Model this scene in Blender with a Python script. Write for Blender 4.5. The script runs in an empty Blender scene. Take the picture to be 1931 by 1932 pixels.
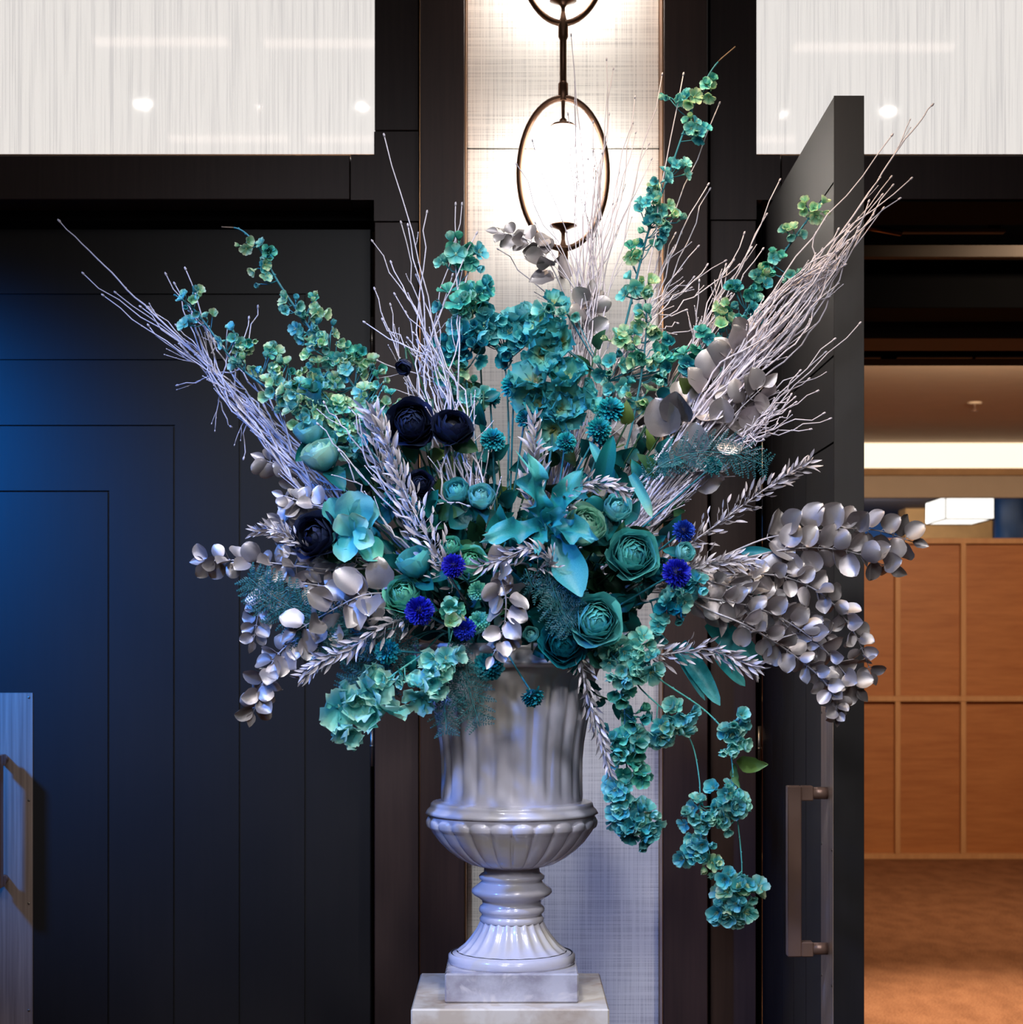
import bpy, math, random
from mathutils import Vector, Matrix, noise
R = random.Random(11)
PI = math.pi
sc = bpy.context.scene
COL = sc.collection
# ---------------------------------------------------------------- camera
F = 3420.0                       # focal length in px of the 1931 px wide frame
CX, HY, EYE = 965.5, 1215.0, 1.5 # vertical plane of the lens, horizon row, eye height
cam_d = bpy.data.cameras.new('camera')
cam = bpy.data.objects.new('camera', cam_d); COL.objects.link(cam)
cam.location = (0, 0, EYE); cam.rotation_euler = (PI/2, 0, 0)
cam_d.sensor_fit = 'HORIZONTAL'; cam_d.sensor_width = 36
cam_d.lens = F/1931*36; cam_d.shift_y = (HY-966)/1931
cam_d.dof.use_dof = True; cam_d.dof.focus_distance = 3.45; cam_d.dof.aperture_fstop = 9
cam_d.clip_end = 60
sc.camera = cam
# ---------------------------------------------------------------- world, exposure
w = bpy.data.worlds.new('world'); sc.world = w; w.use_nodes = True
w.node_tree.nodes['Background'].inputs[0].default_value = (.55, .62, .8, 1)
w.node_tree.nodes['Background'].inputs[1].default_value = .05
sc.view_settings.view_transform = 'Standard'; sc.view_settings.look = 'None'
sc.view_settings.gamma = 1; sc.view_settings.use_curve_mapping = False
sc.view_settings.exposure = 0
# ---------------------------------------------------------------- lights
def light(kind, name, loc, target, power, color, size=.3, size_y=None, spot=None, blend=1.0):
    d = bpy.data.lights.new(name, kind); o = bpy.data.objects.new(name, d); COL.objects.link(o)
    d.energy = power; d.color = color; o.location = loc
    if kind == 'AREA':
        d.size = size
        if size_y: d.shape = 'RECTANGLE'; d.size_y = size_y
    else: d.shadow_soft_size = size
    if kind == 'SPOT': d.spot_size = math.radians(spot); d.spot_blend = blend
    v = Vector(target)-Vector(loc)
    o.rotation_euler = v.to_track_quat('-Z', 'Y').to_euler()
    return o
light('SPOT', 'foyer_spot_cool', (-1.0, -.6, 3.5), (-.1, 3.42, 1.7), 230, (.86, .90, 1), .28, spot=38)
light('SPOT', 'foyer_spot_neutral', (1.0, -.9, 3.3), (.15, 3.42, 1.65), 130, (1, .96, .94), .28, spot=38)
light('AREA', 'foyer_fill', (0, -2.2, 3.0), (0, 4, 1.6), 10, (.92, .93, 1), 1.6)
light('SPOT', 'flower_spot', (-.6, 1.2, 4.35), (0, 3.4, 1.6), 300, (.93, .95, 1), .10, spot=34)
light('SPOT', 'flower_spot_second', (.9, 1.0, 4.35), (.05, 3.4, 1.6), 190, (1, .95, .90), .10, spot=34)
light('SPOT', 'blue_spot_flowers', (-2.3, 1.6, 3.3), (-.1, 3.42, 1.40), 400, (.08, .28, 1), .06, spot=30)
light('SPOT', 'blue_spot_door', (-2.5, 3.7, 2.4), (-1.68, 4.75, 1.78), 560, (.0, .23, 1), .1, spot=60)
light('SPOT', 'warm_spot_leaf', (.10, 3.0, 3.3), (.64, 3.62, 2.0), 80, (1, .70, .40), .04, spot=52)
light('SPOT', 'passage_fill', (1.7, 4.94, 2.66), (1.75, 5.7, 2.45), 12, (1, .8, .6), .02, spot=140)  # unseen spot added behind the header to brighten the passage beams
light('SPOT', 'hall_spot', (1.6, 7.0, 2.9), (1.95, 7.3, 0), 850, (1, .80, .60), .10, spot=48)
light('AREA', 'hall_wash', (2.6, 8.6, 2.9), (3.1, 12.6, 1.0), 100, (1, .76, .52), 1.2, .3)
light('AREA', 'hall_far', (3.0, 15.2, 2.6), (3.0, 17, 1.6), 50, (.9, .85, .8), .8)

# ---------------------------------------------------------------- helpers
def lin(r, g, b):
    f = lambda c: (c/255/12.92 if c/255 <= .04045 else ((c/255+.055)/1.055)**2.4)
    return (f(r), f(g), f(b), 1)
def P(px, py, D): return Vector(((px-CX)*D/F, D, EYE-(py-HY)*D/F))
def m2(px, D=3.3): return px*D/F           # a length seen as px at distance D, in metres

def tag(o, label=None, cat=None, group=None, kind=None):
    if label: o['label'] = label
    if cat: o['category'] = cat
    if group: o['group'] = group
    if kind: o['kind'] = kind
    return o
W = {}
def link(o, parent, M):
    COL.objects.link(o)
    if parent is not None:
        o.parent = parent; o.matrix_basis = W[parent.name].inverted() @ M
    else: o.matrix_basis = M
    W[o.name] = M.copy()
    return o
I4 = Matrix.Identity(4)
def thing(name, loc, label, cat, group=None):
    o = bpy.data.objects.new(name, None); o.empty_display_size = .02
    link(o, None, Matrix.Translation(loc)); return tag(o, label, cat, group)
def inst(name, me, parent, M=I4, label=None):
    o = bpy.data.objects.new(name, me); link(o, parent, M)
    if label: o['label'] = label
    return o

class MB:
    """collects faces, makes one mesh"""
    def __init__(s): s.v = []; s.f = []; s.uv = []; s.sm = []
    def add(s, vs, fs, uvs=None, smooth=True):
        n = len(s.v); s.v += [tuple(v) for v in vs]
        for f in fs:
            s.f.append([i+n for i in f]); s.sm.append(smooth)
            s.uv += [uvs[i] if uvs else (0, 0) for i in f]
    def merge(s, o, M):
        n = len(s.v); s.v += [tuple(M @ Vector(v)) for v in o.v]
        s.f += [[i+n for i in f] for f in o.f]; s.uv += o.uv; s.sm += o.sm
    def box(s, a, b, bev=0):
        x0, y0, z0 = a; x1, y1, z1 = b
        if x0 > x1: x0, x1 = x1, x0
        if y0 > y1: y0, y1 = y1, y0
        if z0 > z1: z0, z1 = z1, z0
        if not bev:
            v = [(x, y, z) for x in (x0, x1) for y in (y0, y1) for z in (z0, z1)]
            s.add(v, [(0,1,3,2),(4,6,7,5),(0,4,5,1),(2,3,7,6),(0,2,6,4),(1,5,7,3)], smooth=False); return
        import itertools
        c = Vector(((x0+x1)/2, (y0+y1)/2, (z0+z1)/2)); h = ((x1-x0)/2, (y1-y0)/2, (z1-z0)/2)
        b_ = min(bev, *[q*.9 for q in h]); idx = {}; v = []
        for sg in itertools.product((-1, 1), repeat=3):
            for ax in range(3):
                p = [sg[k]*(h[k] if k == ax else h[k]-b_) for k in range(3)]
                idx[(sg, ax)] = len(v); v.append(tuple(c+Vector(p)))
        fs = []
        for ax in range(3):
            o1, o2 = [(1,2),(0,2),(0,1)][ax]
            for sg in (-1, 1):
                def S(a1, a2):
                    t = [0]*3; t[ax] = sg; t[o1] = a1; t[o2] = a2; return tuple(t)
                fs.append([idx[(S(-1,-1),ax)], idx[(S(1,-1),ax)], idx[(S(1,1),ax)], idx[(S(-1,1),ax)]])
        for ax in range(3):
            o1, o2 = [(1,2),(0,2),(0,1)][ax]
            for a1 in (-1, 1):
                for a2 in (-1, 1):
                    def S(q):
                        t = [0]*3; t[ax] = q; t[o1] = a1; t[o2] = a2; return tuple(t)
                    fs.append([idx[(S(-1),o1)], idx[(S(1),o1)], idx[(S(1),o2)], idx[(S(-1),o2)]])
        for sg in itertools.product((-1, 1), repeat=3): fs.append([idx[(sg,0)], idx[(sg,1)], idx[(sg,2)]])
        # orient outwards
        out = []
        for f in fs:
            p = [Vector(v[i]) for i in f]; n_ = (p[1]-p[0]).cross(p[2]-p[0]); m = sum(p, Vector())/len(p)-c
            out.append(f if n_.dot(m) > 0 else f[::-1])
        s.add(v, out, smooth=False)
    def prism(s, poly, y0, y1):
        """polygon in xz extruded along y (y0 nearer)"""
        n = len(poly); v = [(x, y0, z) for x, z in poly]+[(x, y1, z) for x, z in poly]
        fs = [list(range(n)), list(range(2*n-1, n-1, -1))]
        for i in range(n): j = (i+1) % n; fs.append([j, i, i+n, j+n])
        s.add(v, fs, smooth=False)
    def tube(s, pts, rad, sides=5, cap=True):
        pts = [Vector(p) for p in pts]; n = len(pts)
        if not hasattr(rad, '__len__'): rad = [rad]*n
        t0 = (pts[1]-pts[0]).normalized(); up = Vector((0, 0, 1)) if abs(t0.z) < .9 else Vector((1, 0, 0))
        a = t0.cross(up).normalized(); v = []; uv = []
        for i, p in enumerate(pts):
            t = (pts[min(i+1, n-1)]-pts[max(i-1, 0)]).normalized()
            a = (a-t*a.dot(t)).normalized(); b = t.cross(a)
            for k in range(sides):
                th = 2*PI*k/sides; v.append(p+(a*math.cos(th)+b*math.sin(th))*rad[i]); uv.append((k/sides, i/(n-1)))
        fs = [(i*sides+k, i*sides+(k+1) % sides, (i+1)*sides+(k+1) % sides, (i+1)*sides+k) for i in range(n-1) for k in range(sides)]
        if cap: fs += [list(range(sides))[::-1], [(n-1)*sides+k for k in range(sides)]]
        s.add(v, fs, uv)
    def ball(s, c, r, M=None, seg=6, rings=4):
        v = []; c = Vector(c)
        if not hasattr(r, '__len__'): r = (r, r, r)
        for i in range(rings+1):
            ph = PI*i/rings
            for k in range(seg):
                th = 2*PI*k/seg
                q = Vector((r[0]*math.sin(ph)*math.cos(th), r[1]*math.sin(ph)*math.sin(th), r[2]*math.cos(ph)))
                v.append(c+((M @ q) if M else q))
        fs = [(i*seg+k, (i+1)*seg+k, (i+1)*seg+(k+1) % seg, i*seg+(k+1) % seg) for i in range(rings) for k in range(seg)]
        s.add(v, fs)
    def lathe(s, prof, c=(0, 0), seg=32, mod=None):
        """prof: (r, z) list bottom to top or any order"""
        v = []
        for j, (r, z) in enumerate(prof):
            for k in range(seg):
                th = 2*PI*k/seg; rr = r*(mod(j, z, th) if mod else 1)
                v.append((c[0]+rr*math.cos(th), c[1]+rr*math.sin(th), z))
        fs = [(j*seg+k, j*seg+(k+1) % seg, (j+1)*seg+(k+1) % seg, (j+1)*seg+k) for j in range(len(prof)-1) for k in range(seg)]
        s.add(v, fs)
    def mesh(s, name, m):
        me = bpy.data.meshes.new(name); me.from_pydata(s.v, [], s.f); me.update()
        uvl = me.uv_layers.new(name='UVMap'); uvl.data.foreach_set('uv', [c for u in s.uv for c in u])
        me.polygons.foreach_set('use_smooth', s.sm)
        for q in (m if isinstance(m, (list, tuple)) else [m]): me.materials.append(q)
        return me
    def build(s, name, m, parent=None, M=I4, label=None):
        return inst(name, s.mesh(name, m), parent, M, label)
def boxobj(name, a, b, m, parent=None, bev=0, kind=None, label=None):
    k = MB(); k.box(a, b, bev); o = k.build(name, m, parent, label=label)
    if kind: o['kind'] = kind
    return o

# ---------------------------------------------------------------- materials
class NT:
    def __init__(s, name):
        s.m = bpy.data.materials.new(name); s.m.use_nodes = True; s.t = s.m.node_tree
        s.b = s.t.nodes['Principled BSDF']; s.out = s.t.nodes['Material Output']
    def n(s, k, **kw):
        o = s.t.nodes.new(k)
        for a, b in kw.items():
            if a.startswith('i_'):
                key = a[2:]; key = int(key) if key.isdigit() else key.replace('_', ' ')
                o.inputs[key].default_value = b
            else: setattr(o, a, b)
        return o
    def l(s, a, b): s.t.links.new(a, b)
    def ramp(s, fac, stops):
        r = s.n('ShaderNodeValToRGB'); e = r.color_ramp.elements
        while len(e) < len(stops): e.new(.5)
        for q, (p, c) in zip(e, stops): q.position = p; q.color = c
        s.l(fac, r.inputs[0]); return r.outputs[0]
    def noise(s, scale, detail=3, vec=None, mscale=None, rough=.5, coord='Object'):
        if vec is None: vec = s.n('ShaderNodeTexCoord').outputs[coord]
        if mscale:
            mp = s.n('ShaderNodeMapping'); mp.inputs['Scale'].default_value = mscale; s.l(vec, mp.inputs[0]); vec = mp.outputs[0]
        t = s.n('ShaderNodeTexNoise'); t.inputs['Scale'].default_value = scale; t.inputs['Detail'].default_value = detail
        t.inputs['Roughness'].default_value = rough
        s.l(vec, t.inputs['Vector']); return t.outputs['Fac']
    def mix(s, fac, a, b, mode='MIX'):
        x = s.n('ShaderNodeMix', data_type='RGBA', blend_type=mode)
        for v, i in ((fac, 0), (a, 6), (b, 7)):
            if hasattr(v, 'links'): s.l(v, x.inputs[i])
            else: x.inputs[i].default_value = v
        return x.outputs[2]
    def set(s, rough=.5, metal=0, spec=.5, coat=0, coat_rough=.1):
        s.b.inputs['Roughness'].default_value = rough; s.b.inputs['Metallic'].default_value = metal
        s.b.inputs['Specular IOR Level'].default_value = spec; s.b.inputs['Coat Weight'].default_value = coat
        s.b.inputs['Coat Roughness'].default_value = coat_rough; return s
    def base(s, c):
        if hasattr(c, 'links'): s.l(c, s.b.inputs['Base Color'])
        else: s.b.inputs['Base Color'].default_value = c
        return s
    def bump(s, h, strength=.3, dist=.002):
        b = s.n('ShaderNodeBump'); b.inputs['Strength'].default_value = strength; b.inputs['Distance'].default_value = dist
        s.l(h, b.inputs['Height']); s.l(b.outputs[0], s.b.inputs['Normal']); return s
def plain(name, c, rough=.5, metal=0, var=.12, nscale=6, bump=0, **kw):
    t = NT(name); nz = t.noise(nscale)
    d = tuple(v*(1-var) for v in c[:3])+(1,); e = tuple(min(1, v*(1+var)) for v in c[:3])+(1,)
    t.base(t.ramp(nz, [(.3, d), (.7, e)])).set(rough, metal, **kw)
    if bump: t.bump(t.noise(nscale*12), bump)
    return t.m
def emis(name, c, st):
    t = NT(name); t.base((.8, .8, .8, 1)); t.b.inputs['Emission Color'].default_value = c; t.b.inputs['Emission Strength'].default_value = st
    return t.m
def wood(name, c1, c2, rough, ms=(60, 60, 3), bump=.15, spec=.5, coord='Object'):
    t = NT(name); g = t.noise(1.0, 6, mscale=ms, rough=.65, coord=coord)
    t.base(t.ramp(g, [(.3, c1), (.7, c2)])).set(rough, spec=spec).bump(g, bump, .001); return t.m
M_ = {}
M_['door'] = wood('door_stain', lin(17, 15, 17), lin(24, 20, 22), .5, (80, 80, 3))
M_['frame'] = wood('frame_stain', lin(58, 42, 40), lin(70, 52, 49), .5, (80, 80, 3))
M_['column'] = wood('column_stain', lin(56, 38, 34), lin(70, 49, 43), .5, (80, 80, 3))
M_['black'] = plain('black_paint', lin(16, 15, 16), .8, spec=.08)
M_['bronze'] = plain('bronze', lin(140, 112, 100), .36, .45, .1, 9)
M_['brushed'] = (lambda t: t.base(t.ramp(t.noise(1, 5, mscale=(140, 140, 3)), [(.3, lin(158, 138, 128)), (.7, lin(200, 178, 164))])).set(.4, .45).m)(NT('brushed_plate'))
M_['screw'] = plain('screw_steel', lin(150, 140, 132), .3, .9)
M_['brass'] = plain('brass_trim', lin(170, 125, 88), .3, .9)
M_['ringmetal'] = plain('ring_bronze', lin(104, 74, 56), .3, .7)

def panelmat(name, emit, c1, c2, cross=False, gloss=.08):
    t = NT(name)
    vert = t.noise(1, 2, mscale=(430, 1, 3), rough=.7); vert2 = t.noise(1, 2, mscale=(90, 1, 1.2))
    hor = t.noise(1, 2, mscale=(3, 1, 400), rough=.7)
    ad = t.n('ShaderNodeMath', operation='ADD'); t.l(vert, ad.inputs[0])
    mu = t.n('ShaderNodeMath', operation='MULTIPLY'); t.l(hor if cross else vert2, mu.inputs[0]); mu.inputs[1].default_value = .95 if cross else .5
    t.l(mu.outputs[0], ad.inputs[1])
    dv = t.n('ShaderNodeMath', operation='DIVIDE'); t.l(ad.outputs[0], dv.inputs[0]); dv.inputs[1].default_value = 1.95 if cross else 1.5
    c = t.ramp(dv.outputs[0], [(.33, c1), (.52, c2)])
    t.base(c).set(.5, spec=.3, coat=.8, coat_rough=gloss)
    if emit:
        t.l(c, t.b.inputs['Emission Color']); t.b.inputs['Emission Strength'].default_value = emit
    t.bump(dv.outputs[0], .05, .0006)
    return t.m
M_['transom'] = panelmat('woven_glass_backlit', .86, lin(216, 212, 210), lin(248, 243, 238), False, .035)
M_['panel'] = panelmat('woven_glass', 0, lin(190, 187, 186), lin(250, 247, 243), True, .12)
M_['globe'] = emis('lamp_glass_lit', (1, .94, .86, 1), 13)
def thin_glass(name, tint=(1, 1, 1, 1)):
    t = NT(name); tr = t.n('ShaderNodeBsdfTransparent'); tr.inputs[0].default_value = tint
    gl = t.n('ShaderNodeBsdfGlossy'); gl.inputs['Roughness'].default_value = .03
    lw = t.n('ShaderNodeLayerWeight'); lw.inputs[0].default_value = .25; mx = t.n('ShaderNodeMixShader')
    lw.inputs[0].default_value = .12; ml = t.n('ShaderNodeMath', operation='MULTIPLY'); ml.inputs[1].default_value = .35; t.l(lw.outputs['Fresnel'], ml.inputs[0]); t.l(ml.outputs[0], mx.inputs[0]); t.l(tr.outputs[0], mx.inputs[1]); t.l(gl.outputs[0], mx.inputs[2])
    t.l(mx.outputs[0], t.out.inputs['Surface']); return t.m
M_['glass'] = thin_glass('clear_globe_glass')
def marble(name, base, vein, vein2, scale=3.2, rough=.18):
    t = NT(name); n1 = t.noise(scale, 6, rough=.6)
    tc = t.n('ShaderNodeTexCoord').outputs['Object']; ad = t.n('ShaderNodeMixRGB'); ad.inputs[0].default_value = .35
    t.l(tc, ad.inputs[1]); nn = t.n('ShaderNodeTexNoise'); nn.inputs['Scale'].default_value = 4; t.l(tc, nn.inputs['Vector']); t.l(nn.outputs['Color'], ad.inputs[2])
    n2 = t.noise(scale*2.4, 4, vec=ad.outputs[0])
    c = t.mix(t.ramp(n1, [(.46, (0,0,0,1)), (.62, (1,1,1,1))]), base, vein)
    c = t.mix(t.ramp(n2, [(.52, (0,0,0,1)), (.6, (1,1,1,1))]), c, vein2)
    t.base(c).set(rough, spec=.5, coat=.3); return t.m
M_['urn'] = marble('urn_ivory_glaze', lin(206, 204, 220), lin(194, 190, 200), lin(204, 198, 194), 2.6, .2)
M_['plinth'] = marble('cream_marble', lin(240, 230, 216), lin(186, 160, 134), lin(222, 206, 186), 5, .22)
M_['base'] = marble('grey_marble', lin(196, 193, 200), lin(158, 152, 160), lin(214, 208, 208), 9, .15)

# flowers and leaves: colour runs along the petal (v of the UV map) and varies from one to the next
def petalmat(name, c0, c1, c2, rough=.45, trans=.25, var=.25, metal=0, spec=.4, hue=.012, stops=(0, .55, 1)):
    t = NT(name); uv = t.n('ShaderNodeUVMap'); sp = t.n('ShaderNodeSeparateXYZ'); t.l(uv.outputs[0], sp.inputs[0])
    nz = t.noise(70, 2); ma = t.n('ShaderNodeMath', operation='MULTIPLY_ADD'); ma.inputs[1].default_value = .45; ma.inputs[2].default_value = -.22
    t.l(nz, ma.inputs[0]); ad = t.n('ShaderNodeMath', operation='ADD', use_clamp=True); t.l(sp.outputs[1], ad.inputs[0]); t.l(ma.outputs[0], ad.inputs[1])
    c = t.ramp(ad.outputs[0], list(zip(stops, (c0, c1, c2))))
    oi = t.n('ShaderNodeObjectInfo'); hs = t.n('ShaderNodeHueSaturation')
    mh = t.n('ShaderNodeMapRange'); mh.inputs['To Min'].default_value = .5-hue; mh.inputs['To Max'].default_value = .5+hue
    mv = t.n('ShaderNodeMapRange'); mv.inputs['To Min'].default_value = 1-var; mv.inputs['To Max'].default_value = 1+var*.8
    rr = t.n('ShaderNodeMath', operation='MULTIPLY'); rr.inputs[1].default_value = 7.31; fr = t.n('ShaderNodeMath', operation='FRACT')
    t.l(oi.outputs['Random'], rr.inputs[0]); t.l(rr.outputs[0], fr.inputs[0])
    t.l(oi.outputs['Random'], mh.inputs[0]); t.l(fr.outputs[0], mv.inputs[0])
    t.l(mh.outputs[0], hs.inputs['Hue']); t.l(mv.outputs[0], hs.inputs['Value']); t.l(c, hs.inputs['Color'])
    t.base(hs.outputs[0]).set(rough, metal, spec)
    if trans:
        tl = t.n('ShaderNodeBsdfTranslucent'); t.l(hs.outputs[0], tl.inputs[0]); mx = t.n('ShaderNodeMixShader'); mx.inputs[0].default_value = trans
        t.l(t.b.outputs[0], mx.inputs[1]); t.l(tl.outputs[0], mx.inputs[2]); t.l(mx.outputs[0], t.out.inputs['Surface'])
    t.bump(t.noise(160, 2), .25, .001)
    return t.m
M_['mint'] = petalmat('mint_petal', lin(44, 156, 170), lin(110, 206, 200), lin(190, 236, 216), .45, .3)
M_['aqua'] = petalmat('aqua_petal', lin(26, 136, 164), lin(78, 190, 202), lin(150, 224, 220), .42, .3)
M_['lime'] = petalmat('pale_green_petal', lin(80, 172, 150), lin(164, 220, 176), lin(232, 240, 200), .45, .3)
M_['ruffle'] = petalmat('ruffled_petal', lin(196, 178, 84), lin(120, 204, 184), lin(56, 176, 192), .45, .3, stops=(0, .38, 1))
M_['teal'] = petalmat('teal_petal', lin(10, 92, 118), lin(32, 152, 170), lin(112, 212, 208), .4, .2)
M_['deepteal'] = petalmat('deep_teal_petal', lin(6, 72, 104), lin(14, 116, 148), lin(34, 152, 172), .4, .2)
M_['sea'] = petalmat('sea_green_petal', lin(16, 110, 112), lin(50, 164, 152), lin(126, 214, 184), .4, .2)
M_['navy'] = petalmat('navy_petal', lin(7, 9, 20), lin(18, 23, 44), lin(38, 48, 80), .5, .05, hue=.01)
M_['cobalt'] = petalmat('cobalt_petal', lin(4, 10, 90), lin(14, 34, 160), lin(32, 66, 205), .45, .15, hue=.01)
M_['mum'] = petalmat('teal_pompom_petal', lin(2, 74, 96), lin(10, 128, 150), lin(40, 172, 178), .4, .15)
M_['silver'] = petalmat('silver_leaf', lin(150, 142, 144), lin(178, 172, 174), lin(220, 212, 208), .34, .0, .28, .58, .5, .01)
M_['silver2'] = petalmat('silver_spray_leaf', lin(150, 144, 150), lin(188, 182, 190), lin(226, 218, 218), .4, .0, .25, .25, .5, .01)
M_['leafteal'] = petalmat('teal_leaf', lin(6, 64, 72), lin(14, 98, 102), lin(24, 128, 126), .42, .12, .4)
M_['leafgreen'] = petalmat('dark_green_leaf', lin(18, 52, 36), lin(36, 84, 56), lin(58, 104, 70), .42, .12, .4)
M_['leafolive'] = petalmat('olive_leaf', lin(70, 90, 40), lin(94, 124, 60), lin(120, 150, 84), .42, .15, .3)
M_['straple'] = petalmat('broad_teal_leaf', lin(20, 118, 132), lin(44, 154, 162), lin(100, 196, 194), .38, .2, .12)
M_['fern'] = petalmat('teal_fern', lin(20, 88, 96), lin(36, 116, 122), lin(60, 140, 144), .55, 0, .2)
M_['twig'] = plain('white_painted_twig', lin(206, 200, 212), .5, 0, .12, 30)
M_['twigbare'] = plain('brown_bark', lin(104, 86, 70), .7, 0, .2, 40)
M_['stemteal'] = plain('teal_stem', lin(40, 120, 138), .5, 0, .2, 30)
M_['stemmint'] = plain('mint_stem', lin(84, 178, 170), .5, 0, .15, 30)
M_['stemgreen'] = plain('green_stem', lin(40, 84, 60), .5, 0, .2, 30)
M_['stemsilver'] = plain('silver_stem', lin(172, 168, 176), .4, .3, .1, 30)
M_['stamen'] = plain('cream_stamen', lin(206, 214, 140), .5)
M_['foam'] = plain('floral_foam', lin(20, 50, 36), .9, bump=.3)

# ================================================================ SETTING
# measured at real depth: frame face 4.60 m away, door leaf 4.75 m, columns 4.52 m
kF = F/4.6
def fx(px, D=4.6): return (px-CX)*D/F
def fz(py, D=4.6): return EYE-(py-HY)*D/F
def structure(o): o['kind'] = 'structure'; return o
fl = NT('carpet')
g1 = fl.noise(9, 5, mscale=(1, .5, 1)); g2 = fl.noise(120, 3)
cc = fl.mix(.5, fl.ramp(g1, [(.35, lin(112, 72, 48)), (.65, lin(150, 104, 74))]), fl.ramp(g2, [(.35, lin(96, 62, 42)), (.65, lin(168, 120, 88))]))
fl.base(cc).set(.9, spec=.1).bump(g2, .6, .006)
structure(boxobj('floor', (-4, -3, -.05), (6, 18.2, 0), fl.m))
M_['ceil'] = plain('ceiling_paint', lin(206, 186, 166), .8, var=.03)
M_['dark'] = plain('dark_wall', lin(40, 34, 34), .6)
structure(boxobj('ceiling', (-4, -3, 4.5), (4, 4.9, 4.6), plain('foyer_ceiling', lin(110, 104, 100), .8)))
structure(boxobj('wall_left', (-4.1, -3, 0), (-4, 4.9, 4.5), M_['dark']))
structure(boxobj('wall_right', (4, -3, 0), (4.1, 4.9, 4.5), M_['dark']))
structure(boxobj('wall_back', (-4.1, -3.1, 0), (4.1, -3, 4.5), M_['dark']))

# shop-front of dark timber: corner blocks, posts, rails
ff = bpy.data.objects.new('wall_front', None); link(ff, None, Matrix.Translation((0, 4.6, 0))); ff['kind'] = 'structure'
G = .0015
def fbox(name, x0, x1, z0, z1, m, y0=4.6, y1=4.85, bev=.0015): return boxobj(name, (x0+G, y0, z0+G), (x1-G, y1, z1-G), m, ff, bev)
zT = fz(292); zB = fz(377)            # bottom and underside of transom rail
XL0, XL1 = fx(706), fx(791); XR0, XR1 = fx(1340), fx(1428)
# left corner block (L shaped) + post pieces
def lblock(xs, x_in, x_out, x_rail, z_hi, z_lo):
    k = MB(); s = 1 if x_out > x_in else -1
    pl = [(x_rail, zB), (x_in, zB), (x_in, z_lo), (x_out, z_lo), (x_out, z_hi), (x_in, z_hi), (x_in, zT), (x_rail, zT)]
    if s < 0: pl = pl[::-1]
    k.prism(pl, 4.6, 4.85); return k
lblock(0, XL0, XL1-G, fx(661)+G, fz(247)-G, fz(418)+G).build('corner_block', M_['frame'], ff)
lblock(0, XR1, XR0+G, fx(1474)-G, 4.5, fz(415)+G).build('corner_block', M_['frame'], ff)
fbox('post', XL0, XL1, fz(247), 4.5, M_['frame']); fbox('post', XL0, XL1, 0, fz(418), M_['frame'])
fbox('post', XR0, XR1, 0, fz(415), M_['frame'])
fbox('rail', -4.0, fx(661), zB, zT, M_['frame']); fbox('rail', fx(1474), 4.0, zB, zT, M_['frame'])
ZTOP = 3.55
fbox('rail', -4.0, XL0, ZTOP, 4.5, M_['frame']); fbox('rail', XR1, 4.0, ZTOP, 4.5, M_['frame'])
boxobj('shadow_gap', (XL1, 4.63, 0), (fx(792, 4.52)+.01, 4.85, 4.5), M_['black'], ff)
cl = [(fx(793, 4.52), fx(877, 4.52)), (fx(1253, 4.52), fx(1336, 4.52))]
for a, b in cl: boxobj('column', (a, 4.52, 0), (b, 4.85, 4.5), M_['column'], ff, .002)
for x in (cl[0][0]-.002, cl[0][1]+.0005, cl[1][0]-.0035):
    boxobj('metal_trim', (x, 4.53, 0), (x+.003, 4.62, 4.5), M_['brass'], ff)
# white woven-glass panel behind the wall lamp, in two sheets
px0, px1 = cl[0][1]+.004, cl[1][0]-.004; zs = fz(280, 4.62)
for z0, z1 in ((0.02, zs-.002), (zs+.002, 4.48)):
    boxobj('woven_panel', (px0, 4.62, z0), (px1, 4.64, z1), M_['panel'], ff, .0015)
boxobj('panel_backing', (px0-.01, 4.642, 0), (px1+.01, 4.85, 4.5), M_['black'], ff)
# walls either side beyond the door pairs
fbox('wall_panel', -4.0, -2.5, 0, zB, M_['frame']); fbox('wall_panel', 2.76, 4.0, 0, zB, M_['frame'])
# transom windows
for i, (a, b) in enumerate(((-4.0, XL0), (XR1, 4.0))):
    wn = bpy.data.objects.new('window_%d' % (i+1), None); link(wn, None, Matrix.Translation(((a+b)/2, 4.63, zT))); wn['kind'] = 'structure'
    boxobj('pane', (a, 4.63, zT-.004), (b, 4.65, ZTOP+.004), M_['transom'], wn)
    boxobj('glazing_bead', (a, 4.605, zT), (b, 4.629, zT+.003), M_['brass'], wn)
    boxobj('backing', (a, 4.66, zT), (b, 4.85, ZTOP), M_['dark'], wn)
# door head recess
structure(boxobj('trim_1', (-2.5, 4.72, fz(430, 4.75)+.012), (XL0, 4.85, zB+.02), M_['black']))

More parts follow.
